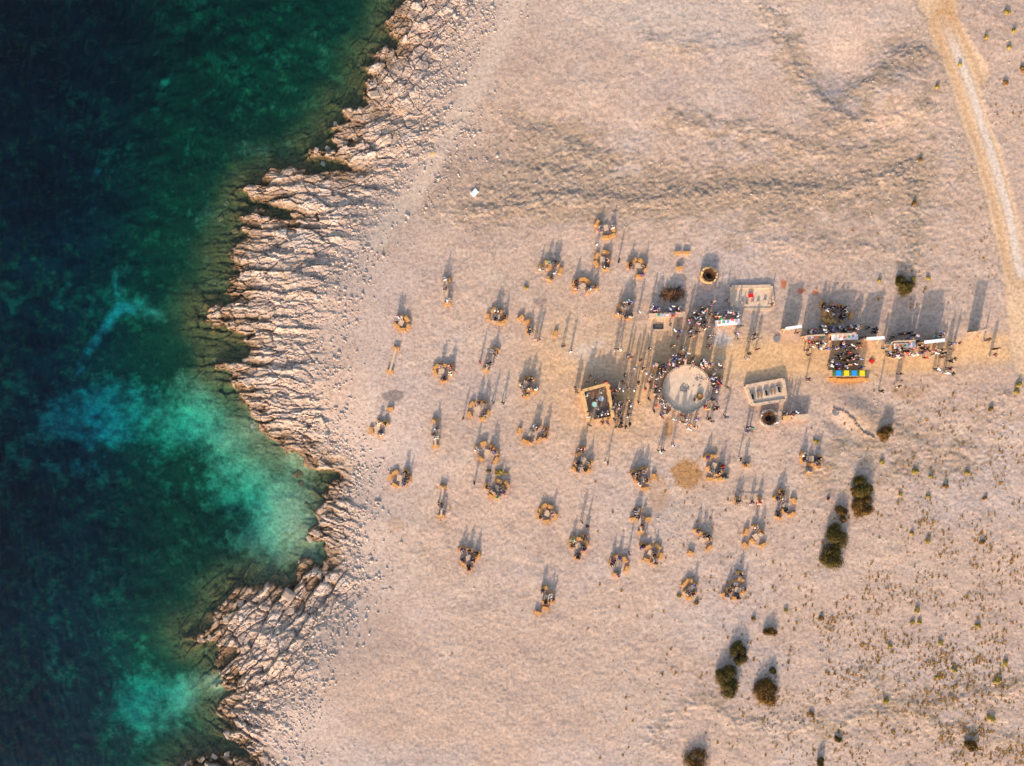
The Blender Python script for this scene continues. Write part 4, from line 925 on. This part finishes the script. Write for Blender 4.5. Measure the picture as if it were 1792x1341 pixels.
x, y = P(1179, 513, .6); o = empty('brushwood_pile', x, y, hz(x, y)); prop(o, 'heap of brown cut branches with dark twigs sticking out, above the decked stall', 'wood pile')
S = [[], []]
for i in range(230):
    c = Vector((rnd.gauss(0, .75), rnd.gauss(-.1, .42) , 0)); hh = max(.05, 1.0 - (c.x / 1.5) ** 2 - (c.y / 1.0) ** 2); c.z = rnd.uniform(.05, hh); t = rnd.gauss(.9, .7); L = rnd.uniform(.25, .65)
    d = Vector((cos(t), sin(t), rnd.uniform(-.35, .35))) * L; S[i % 3 == 0].append(stick(c - d, c + d, rnd.uniform(.025, .06)))
part('branches', S[0], mat('cut_branches', (.30, .13, .055), var=.5, scale=4, second=(.09, .04, .02)), o, kind='stuff'); part('dark_twigs', S[1], BRANCH, o, kind='stuff')
part('log', [stick((.2, .3, .7), (1.0, 1.0, .6), .16, 8)], CHAR, o); part('log', [stick((-.9, .1, .4), (-.1, .6, .6), .12, 8)], CHAR, o)

# ------------------------------------------------------------------ standing and walking people
RL = [LAND[0], LAND[1]]
stands('1186,642,q 1180,622,w 1184,627,b 1190,628,w 1179,634,l 1165,641,b 1160,639,n 1144,638,l 1178,605,u 1243,607,m 1233,631,w 1242,639,u 1260,638,w 1266,644,k 1252,647,g 1248,663,l 1257,669,r 1252,676,k 1275,679,u 1252,701,g 1257,714,m 1252,717,u 1235,712,r 1240,716,y 1242,733,k 1248,738,u 1273,731,g 1221,734,l 1218,748,m 1209,744,o 1201,741,w 1195,739,k 1195,728,m 1204,734,w 1181,734,w 1208,751,w 1165,717,k 1163,711,w 1158,706,g 1161,724,l 1159,730,m 1145,720,k 1151,697,u 1137,699,k 1155,682,w 1149,683,k 1148,674,p 1138,670,m 1130,681,r 1119,706,m 1118,670,k 1140,658,w 1132,652,w 1126,645,k 1121,631,m 1112,644,s 1105,626,o 1100,622,g 1138,610,k 1180,780,w 1162,789,k 1157,791,w', RL, face=(1204, 681))
stands('1079,611,k 1086,611,w 1094,657,k 1091,669,k 1084,678,w 1101,679,n 1111,682,w 1034,659,u 1028,669,k 1042,669,k 1060,669,r 1068,674,r 1068,682,r 1008,680,k 1010,687,u 1074,687,u 1076,694,k 1073,701,k 1075,710,g 1084,707,w 1088,711,u 1101,701,k 1105,709,w 1106,716,g 1102,725,k 1084,729,n 1080,748,k 1088,748,u 1096,748,k 1103,743,k 1076,736,g 1032,745,u 1055,740,m 1064,741,q', RL)
stands('1044,700,n 1048,714,g 1030,721,n 1030,730,w 1047,728,k 1054,724,w 1059,724,n 1064,722,w 1054,686,h 1028,691,s', [LAND[1]], near=60)
stands('986,606,k 1000,614,w 840,634,r 863,706,u 880,705,k 810,733,u 830,846,u 1084,456,k 1046,426,w 1064,811,k 1019,915,g 1029,924,m 1102,970,q 1298,804,k 1377,723,n 1382,724,k 1396,721,s 1388,727,p 1312,748,q 1311,755,b 1318,749,e 1362,738,w', [(g[0], *(pts(g[3])[0] if g[3] else pts(g[1])[0][:2])) for g in G] + [('the round dark brushwood pit', 1347, 732)])
stands('1143,534,w 1152,540,n 1174,541,b 1189,538,w 1184,546,l 1192,544,k 1178,554,r 1175,568,n 1182,578,w 1192,579,b 1188,590,m 1209,557,k 1217,556,g 1226,556,w 1224,549,k 1234,539,e 1229,538,k 1234,544,s 1222,566,p 1231,569,w 1240,572,m 1213,574,u 1223,582,k 1215,588,o 1244,590,u 1250,586,u 1243,605,m 1251,527,p 1246,534,q 1273,526,n 1279,543,t 1251,554,k 1270,551,q 1285,548,p 1293,548,w 1283,559,r 1264,557,e 1299,570,k 1292,583,l 1293,594,u 1324,585,k 1324,593,g 1315,595,u 1328,611,m 1313,619,u 1310,626,g 1353,532,u 1138,610,k 1180,605,u 1120,545,s 1181,621,w 1197,611,w 1205,618,w 1198,607,g')
stands('1444,571,w 1472,574,w 1487,580,w 1479,577,k 1423,583,w 1433,582,l 1418,597,r 1424,599,m 1442,599,w 1453,585,o 1467,583,w 1499,583,k 1513,590,u 1524,573,k 1534,581,k 1536,575,n 1481,604,q 1487,606,k 1498,609,k 1476,619,n 1491,626,k 1504,621,g 1496,627,p 1484,630,u 1502,635,k 1490,637,o 1459,632,w 1458,640,w 1471,638,b 1479,640,n 1469,645,r 1399,582,u 1414,613,u 1420,621,u 1418,664,m')
stands('1560,600,t 1553,610,g 1574,596,w 1588,595,k 1595,597,r 1608,587,l 1583,584,m 1641,589,t 1612,597,u 1590,617,r 1585,611,g 1602,610,p 1618,617,q 1624,614,u 1626,626,r 1635,614,p 1652,612,k 1653,619,k 1613,604,k 1580,654,k 1582,666,u 1576,676,u 1546,685,k 1645,646,w 1651,649,g 1672,601,l 1682,600,m 1668,612,u 1668,632,k 1674,628,u 1666,645,m 1662,653,w 1669,654,k 1748,610,u 1744,621,m 1733,594,u')
cr = random.Random(3)
def extra(n, fn):
    for i in range(n):
        px_, py_ = fn(); x_, y_ = P(px_, py_, 1.3); EXTRA.append((cr.choice(('stand_a', 'stand_b', 'stand_c', 'stand_d')), x_, y_, hz(x_, y_), cr.uniform(0, 6.28), cr.choice('wwwkkknmgsplrucb')))
def rg():
    a = cr.choice((cr.uniform(.9, 3.7), cr.uniform(1.3, 3.3), cr.uniform(-.45, .9))); r_ = cr.uniform(46, 62); return 1203 + r_ * cos(a), 681 - r_ * sin(a)
extra(46, rg)
extra(10, lambda: (cr.uniform(1140, 1196), cr.uniform(533, 546))); extra(22, lambda: (cr.uniform(1206, 1250), cr.uniform(535, 590))); extra(8, lambda: (cr.uniform(1252, 1298), cr.uniform(545, 556)))
extra(16, lambda: (cr.uniform(1412, 1508), cr.uniform(598, 612))); extra(14, lambda: (cr.uniform(1412, 1508), cr.uniform(570, 584))); extra(22, lambda: (cr.uniform(1556, 1665), cr.uniform(609, 626))); extra(10, lambda: (cr.uniform(1566, 1655), cr.uniform(582, 594)))
extra(14, lambda: (cr.uniform(1070, 1108), cr.uniform(680, 745))); extra(14, lambda: (cr.uniform(1462, 1512), cr.uniform(605, 643)))
def crowd():
    V_ = []; F_ = []; MI = []; mats_ = []; mi = {}
    def gi(m):
        if m.name not in mi: mi[m.name] = len(mats_); mats_.append(m)
        return mi[m.name]
    nv = 0
    for kind, x, y, z, rz, c in EXTRA:
        body, cl = PEOPLE[kind]; hair = HAIR[rnd.choice((0, 1, 2, 3, 4))]
        ms = {'body': SKIN, 'top': CLO[c], 'trousers': CLO[rnd.choice(TROUS)], 'shoe': CLO['k'], 'shoe ': CLO['k'], 'hair': hair}
        for nm, me in [('body', body)] + list(cl.items()):
            if nm == 'body': me = body
            n = len(me.vertices); co = np.empty(n * 3, np.float32); me.vertices.foreach_get('co', co); co = co.reshape(-1, 3)
            c_, s_ = cos(rz), sin(rz); w = np.stack([co[:, 0] * c_ - co[:, 1] * s_ + x, co[:, 0] * s_ + co[:, 1] * c_ + y, co[:, 2] + z], -1)
            V_.append(w); k = gi(ms[nm])
            for p in me.polygons: F_.append(tuple(i + nv for i in p.vertices)); MI.append(k)
            nv += n
    if not EXTRA: return
    me = bpy.data.meshes.new('crowd'); me.from_pydata(np.concatenate(V_).tolist(), [], F_); me.update()
    for m in mats_: me.materials.append(m)
    me.polygons.foreach_set('material_index', MI); me.polygons.foreach_set('use_smooth', [True] * len(MI))
    prop(linkobj('crowd', me), 'rest of the small standing people crowding the stalls along the sandy path', 'people', kind='stuff')
crowd()
print('PEOPLE', person_n[0], len(EXTRA), len(PEOPLE['stand_a'][0].polygons), 'BALES', bale_n[0])

# ------------------------------------------------------------------ bushes
def bush(px, py, rx_, ry_, hh, label, m=LEAF, dens=1.0, name='juniper_bush', cat='bush'):
    x, y = P(px, py + hh * 2.0, hh * .5); z = hz(x, y); o = empty(name, x, y, z); prop(o, label, cat, 'dark bushes on the stony plateau' if name == 'juniper_bush' else None)
    hh *= .55; rx_ /= PXM; ry_ /= PXM; r = random.Random(int(px * 7 + py)); n = int(900 * dens * rx_ * ry_ * 2.2) + 120
    V_, F_ = [], []; blobs = []
    nb = max(4, int(rx_ * ry_ * 5))
    for i in range(nb):
        a = r.uniform(0, 2 * pi); q_ = math.sqrt(r.random()) * .78; br = r.uniform(.30, .48) * min(rx_, ry_) + .12
        cz = hh * (.25 + .5 * (1 - q_ * q_)) * r.uniform(.7, 1.15); blobs.append((cos(a) * q_ * rx_, sin(a) * q_ * ry_, cz, br))
    for i in range(n):
        b = blobs[r.randrange(nb)]; d = Vector((r.gauss(0, 1), r.gauss(0, 1), r.gauss(0, .9))).normalized() * b[3] * (r.random() ** .35) * r.uniform(.8, 1.15)
        c = Vector((b[0], b[1], b[2])) + d; c.z = max(.04, c.z)
        nn = (d.normalized() + Vector((c.x / rx_, c.y / ry_, .4)) * .7 + Vector((r.gauss(0, 1), r.gauss(0, 1), r.gauss(0, 1))) * .45).normalized()
        u = nn.cross(Vector((r.gauss(0, 1), r.gauss(0, 1), r.gauss(0, 1)))).normalized(); w = u.cross(nn); s = r.uniform(.06, .13)
        k = len(V_); V_ += [tuple(c - u * s), tuple(c + w * s * .5), tuple(c + u * s), tuple(c - w * s * .5)]; F_.append((k, k + 1, k + 2, k + 3))
    linkobj('foliage', mesh_from('foliage', V_, F_, m), o)
    part('stems', [stick((0, 0, -.1), (b[0] * .8, b[1] * .8, b[2] * .9), .04) for b in blobs[:10]], BARK, o)
    return o
for a in [(1587, 495, 17, 17, 1.5, 'round olive bush above the lone white boards on the right', LEAF), (1552, 755, 15, 14, 1.3, 'round bush at the lower end of the curved bank', LEAFB),
 (1513, 850, 19, 20, 1.9, 'large dark bush, upper half of the tall oval clump', LEAF), (1512, 884, 18, 22, 1.5, 'brown-green bush, lower half of the tall oval clump', LEAFB), (1495, 856, 6, 14, 1.0, 'thin brown bush hugging the left side of the tall oval clump', LEAFB),
 (1471, 899, 13, 16, 1.3, 'mid-sized bush just above the largest dark bush', LEAFB), (1468, 938, 20, 24, 1.9, 'largest dark bush, upper half beside the level plank bench side', LEAF), (1459, 972, 21, 25, 1.7, 'large dark bush, lower half of the lower clump', LEAF),
 (1294, 1144, 17, 20, 1.6, 'rounded bush touching the top of the long oval bush', LEAF), (1276, 1190, 20, 34, 1.7, 'long oval dark bush in the bottom group', LEAF), (1345, 1212, 23, 24, 1.3, 'wide brownish bush in the bottom group, right one', LEAFB), (1350, 1108, 10, 12, 1.1, 'small dark bush standing alone above the bottom group', LEAFB),
 (1352, 1172, 7, 8, .8, 'tiny dark bush above the wide brownish bush', LEAF), (1220, 1332, 24, 22, 1.2, 'sparse dark bush cut by the bottom edge, leftmost', LEAFB), (1468, 1293, 6, 6, .6, 'tiny round bush near the bottom edge', LEAF), (1437, 1329, 10, 13, 1.3, 'dark bush at the bottom edge, middle', LEAF), (1702, 1305, 11, 14, 1.4, 'dark bush at the lower right corner', LEAFB)]:
    bush(*a, dens=.35 if a[0] == 1220 else 1.0)
BRN = mat('brown_dry_leaves', (.34, .17, .045), var=.4, scale=2, second=(.12, .07, .025))
BL_ = [('the round olive bush', 1587, 495), ('the tall oval clump', 1512, 868), ('the largest dark bush', 1462, 955), ('the wide brownish bush', 1345, 1212), ('the curved bank', 1495, 740), ('the dirt road bend', 1700, 200), ('the upper right road fork', 1640, 40),
       ('the lower right corner bush', 1702, 1305), ('the bale circle under yellow shrubs', 870, 856), ('the upper left bale circle', 963, 470), ('the rightmost white board', 1637, 598), ('the bale circle above twin bushes', 1207, 1033)]
for a, b, s in [(855, 825, 4), (873, 826, 7), (886, 828, 5), (921, 502, 4), (1640, 153, 5), (1680, 112, 4), (1762, 22, 5), (1774, 54, 5), (1725, 65, 4), (1789, 122, 6), (1613, 280, 5), (1602, 357, 6), (1765, 84, 4), (1760, 145, 5), (1429, 771, 5), (1545, 808, 5), (1602, 826, 6), (1655, 850, 5), (1735, 716, 5), (1783, 672, 7), (1780, 685, 5), (1695, 826, 5),
                (1625, 869, 4), (1725, 873, 4), (1630, 834, 4), (1576, 865, 4), (1593, 932, 5), (1624, 945, 5), (1720, 950, 5), (1558, 1131, 4), (1605, 1067, 6), (1596, 1088, 5), (1610, 1088, 6), (1711, 1095, 5), (1760, 1160, 6), (1646, 1125, 5), (1641, 1184, 4), (1745, 1190, 8), (1670, 1172, 5), (1550, 1227, 5), (1735, 1258, 8), (1420, 1250, 5), (1189, 1044, 4), (1219, 1055, 4), (1376, 1070, 4), (1320, 1083, 4), (1437, 1083, 6), (1600, 487, 4), (1625, 485, 5), (1540, 490, 4)]:
    o = bush(a, b, s * .85, s * .75, .26, None, LEAFY if (a * 7 + b) % 3 else BRN, 4.0, 'small_shrub', 'shrub'); o['group'] = 'small dry shrubs on the plateau'
    reg(o, ('small yellow-green shrub' if (a * 7 + b) % 3 else 'small brown shrub'), a, b, BL_)

# ------------------------------------------------------------------ boulders on and off the shore
CM = [('the sandy cove', 505, 900), ('the sharp lower left promontory', 345, 1118), ('the long upper rock spit', 460, 320), ('the dark upper inlet', 560, 300), ('the bright lower left sand patch', 300, 1235), ('the middle headland', 400, 560), ('the top shoreline', 660, 90), ('the white patch on the hillside', 830, 338)]
for a, b, s, wet in [(519, 832, 1.15, 1), (523, 848, .7, 1), (533, 884, .45, 1), (540, 944, .8, 0), (555, 935, .7, 0), (522, 985, .5, 0), (494, 1020, 1.2, 1), (480, 1012, .6, 1), (655, 166, 1.3, 0), (667, 158, .8, 0), (586, 216, .7, 0), (632, 208, .7, 0), (562, 283, .6, 0), (552, 262, .7, 0), (571, 258, .6, 0), (380, 378, .9, 1), (408, 402, .8, 1), (392, 352, .7, 1), (352, 1122, .6, 0), (366, 1118, .7, 0), (420, 1058, .9, 0), (397, 1086, 1.0, 0), (505, 1040, 1.3, 0), (508, 1070, 1.2, 0), (398, 1288, .9, 0), (372, 1328, .8, 0), (395, 1324, .7, 0), (352, 1332, .7, 0), (440, 745, .6, 0), (1444, 863, .0, 0), (466, 1330, .8, 0), (575, 1010, .6, 0), (433, 672, .8, 0), (455, 688, .9, 0), (480, 560, .7, 0), (620, 240, .7, 0)]:
    if s == 0: continue
    x, y = P(a, b, -1.5); o = linkobj('boulder', RK[rnd.randrange(6)], None, (x, y, hz(x, y) + s * .05), rnd.uniform(0, 6)); s *= .68; o.scale = (s, s * rnd.uniform(.8, 1.2), s * rnd.uniform(.6, .9))
    if wet: o.material_slots[0].link = 'OBJECT'; o.material_slots[0].material = BOULW
    prop(o, cat='boulder', group='boulders along the shore'); reg(o, ('brown wet boulder' if wet else 'pale boulder'), a, b, CM, near=30, inside_word='in')
x, y = P(830, 338, .2); o = linkobj('white_sheet', mesh_from('white_sheet', *box(0, 0, .0, .95, .7, .22, .4, .07), m=CLO['w']), None, (x, y, hz(x, y)), .3); rough_bmesh(o.data, .05, 2, 3); prop(o, 'crumpled white sheet lying on the rough hillside above the path', 'sheet')
x, y = P(757, 268, .1); o = linkobj('pale_slab', RK[7], None, (x, y, hz(x, y)), .3); o.scale = (.7, .6, .2); o.material_slots[0].link = 'OBJECT'; o.material_slots[0].material = STRAWP; prop(o, 'small pale flat slab at the end of the shore footpath', 'stone')
x, y = P(1450, 873, .1); o = linkobj('red_bag', mesh_from('red_bag', *box(0, 0, 0, .5, .3, .25, .9, .04, .8), m=CLO['m']), None, (x, y, hz(x, y))); rough_bmesh(o.data, .02, 1, 5); prop(o, 'dark red bag on the grey patch left of the tall oval clump', 'bag')
# curved dry-stone bank
bpts = [(1460, 716), (1478, 722), (1492, 735), (1503, 750), (1515, 760), (1528, 766)]
BANKM = mat('brown_bank_stone', (.36, .24, .16), var=.35, scale=2)
bw = empty('dry_stone_bank', 0, 0, 0); prop(bw, 'curved low dry-stone bank left of the round bush', 'wall')
for i in range(46):
    t = i / 45 * (len(bpts) - 1.001); k = int(t); f_ = t - k; x, y = P(bpts[k][0] * (1 - f_) + bpts[k + 1][0] * f_, bpts[k][1] * (1 - f_) + bpts[k + 1][1] * f_, .2)
    o = linkobj('stone', RK[6 + i % 4], bw, (x + rnd.uniform(-.12, .12), y + rnd.uniform(-.12, .12), hz(x, y) + .12), rnd.uniform(0, 6)); q_ = rnd.uniform(.14, .26); o.scale = (q_, q_, q_); o.material_slots[0].link = 'OBJECT'; o.material_slots[0].material = BANKM

# ------------------------------------------------------------------ rubble and tufts nobody could count
def scatter(name, n, weight, size, shape, m, sink=.0, lim=(-78, 78, -60, 60)):
    R = np.random.RandomState(hash(name) % 1000 if False else len(name) * 7)
    inx = (X[0] > lim[0]) & (X[0] < lim[1]); iny = (Y[:, 0] > lim[2]) & (Y[:, 0] < lim[3])
    W = weight[np.ix_(iny, inx)]; gx = xs[inx]; gy = ys[iny]; dx_ = np.gradient(gx); W = W * dx_[None, :]
    p = W.ravel() / W.sum(); ch = R.choice(len(p), n, p=p); j = ch // len(gx); i = ch % len(gx)
    x = gx[i] + R.uniform(-.5, .5, n) * dx_[i]; y = gy[j] + R.uniform(-.08, .08, n); z = H[np.ix_(iny, inx)][j, i]
    s = R.uniform(size[0], size[1], n) ** 1.0 * (R.rand(n) ** 2.6 * 1.25 + .35)
    base, faces = shape; nb = len(base); V_ = np.zeros((n, nb, 3)); a = R.uniform(0, 2 * pi, n)
    jit = 1 + R.uniform(-.3, .3, (n, nb, 1)); B = base[None] * jit * s[:, None, None]
    V_[..., 0] = B[..., 0] * np.cos(a)[:, None] - B[..., 1] * np.sin(a)[:, None] + x[:, None]; V_[..., 1] = B[..., 0] * np.sin(a)[:, None] + B[..., 1] * np.cos(a)[:, None] + y[:, None]; V_[..., 2] = B[..., 2] + z[:, None] - sink * s[:, None]
    nf, k = faces.shape; F_ = (faces[None] + (np.arange(n) * nb)[:, None, None]).reshape(-1, k)
    me = bpy.data.meshes.new(name); me.vertices.add(n * nb); me.vertices.foreach_set('co', V_.reshape(-1).astype(np.float32)); me.loops.add(F_.size); me.loops.foreach_set('vertex_index', F_.ravel().astype(np.int32))
    me.polygons.add(len(F_)); me.polygons.foreach_set('loop_start', np.arange(0, F_.size, k, dtype=np.int32)); me.update(calc_edges=True); me.materials.append(m)
    return linkobj(name, me)
octa = (np.array([(1, 0, 0), (0, .8, 0), (-1, 0, 0), (0, -.8, 0), (.1, .1, .7), (0, 0, -.6)], float), np.array([(0, 1, 4), (1, 2, 4), (2, 3, 4), (3, 0, 4), (1, 0, 5), (2, 1, 5), (3, 2, 5), (0, 3, 5)]))
blk = (np.array([(-1, -.6, -.5), (1, -.7, -.5), (.9, .7, -.5), (-.9, .6, -.5), (-.8, -.5, .5), (.8, -.5, .55), (.7, .6, .45), (-.8, .4, .5)], float), np.array(BOXF))
bl = []; bf = []
for i in range(9):
    a = i * 2 * pi / 9; t = .35 + .55 * (i % 3) / 2; k = len(bl)
    bl += [(cos(a) * .05 - sin(a) * .4, sin(a) * .05 + cos(a) * .4, .05), (cos(a) * .05 + sin(a) * .4, sin(a) * .05 - cos(a) * .4, .05), (cos(a) * t, sin(a) * t, .42 - .12 * (i % 3))]; bf.append((k, k + 1, k + 2))
tuft = (np.array(bl), np.array(bf))
clear = np.clip(1 - rd - .9 * pth - .8 * pL - .9 * np.clip(sand_o, 0, 1), 0, 1) * (IN > -1) * (SD > 2)
n_c = np.clip(n2 + .6, 0, 2)
o = scatter('ground_stones', 22000, clear * (.10 + 2.6 * scs ** 2 + 1.2 * rr * n_c ** 2 + .12 * n_c) + .02 * (SD > 3), (.04, .13), octa, RUBB, .1)
prop(o, 'small loose limestone stones strewn over the plateau', 'stones', kind='stuff')
o = scatter('shore_rubble', 6500, (SD > 2.5) * np.exp(-((INw + .5) / 3.2) ** 2) * (1 - .8 * np.clip(pL + pth, 0, 1)) * np.clip(.5 + n2, .1, 2) , (.06, .22), blk, RUBB, .05)
prop(o, 'angular limestone rubble lying over the shore rocks', 'rubble', kind='stuff')
dens = 1.0 * gauss(1660, 1180, 230, 170) + .55 * gauss(1700, 880, 170, 160) + .35 * gauss(1700, 1320, 260, 90) + .25 * gauss(1750, 150, 60, 220) + .12 * gauss(1250, 860, 120, 60) + .08 * gauss(1300, 1150, 250, 200) + .08 * gauss(1650, 480, 150, 100)
o = scatter('dry_grass_tufts', 9500, clear * dens * np.clip(fbm(X * .35, Y * .35, 5, 3) + .55, .02, 3) ** 2, (.08, .27), tuft, TUFT, .0)
prop(o, 'dry brown and yellow tufts dotting the stony ground', 'grass', kind='stuff')
# loose straw around the seats
sw = np.zeros(X.shape)
for n_, b, p_, t in [(g[0], g[1], g[2], g[3]) for g in G] + [(b_[0], b_[1], b_[2], '') for b_ in BENCH]:
    for q_ in pts(b): sw += gauss(q_[0], q_[1], 9, 9)
sw += 2 * gauss(1487, 664, 34, 6) + 1.5 * gauss(1204, 831, 26, 25)
bls = np.array([(-1, -.05, .1), (1, -.05, .1), (1, .05, .14), (-1, .05, .12)], float), np.array([(0, 1, 2, 3)])
o = scatter('loose_straw', 9000, sw, (.10, .26), bls, STRAW, -.05); prop(o, 'loose straw scattered round the bales and in the straw patch', 'straw', kind='stuff')
resolve()

for o in list(bpy.data.objects):
    if 'label' in o and len(str(o['label']).replace(',', '').split()) > 16: print('LONG', o['label'])
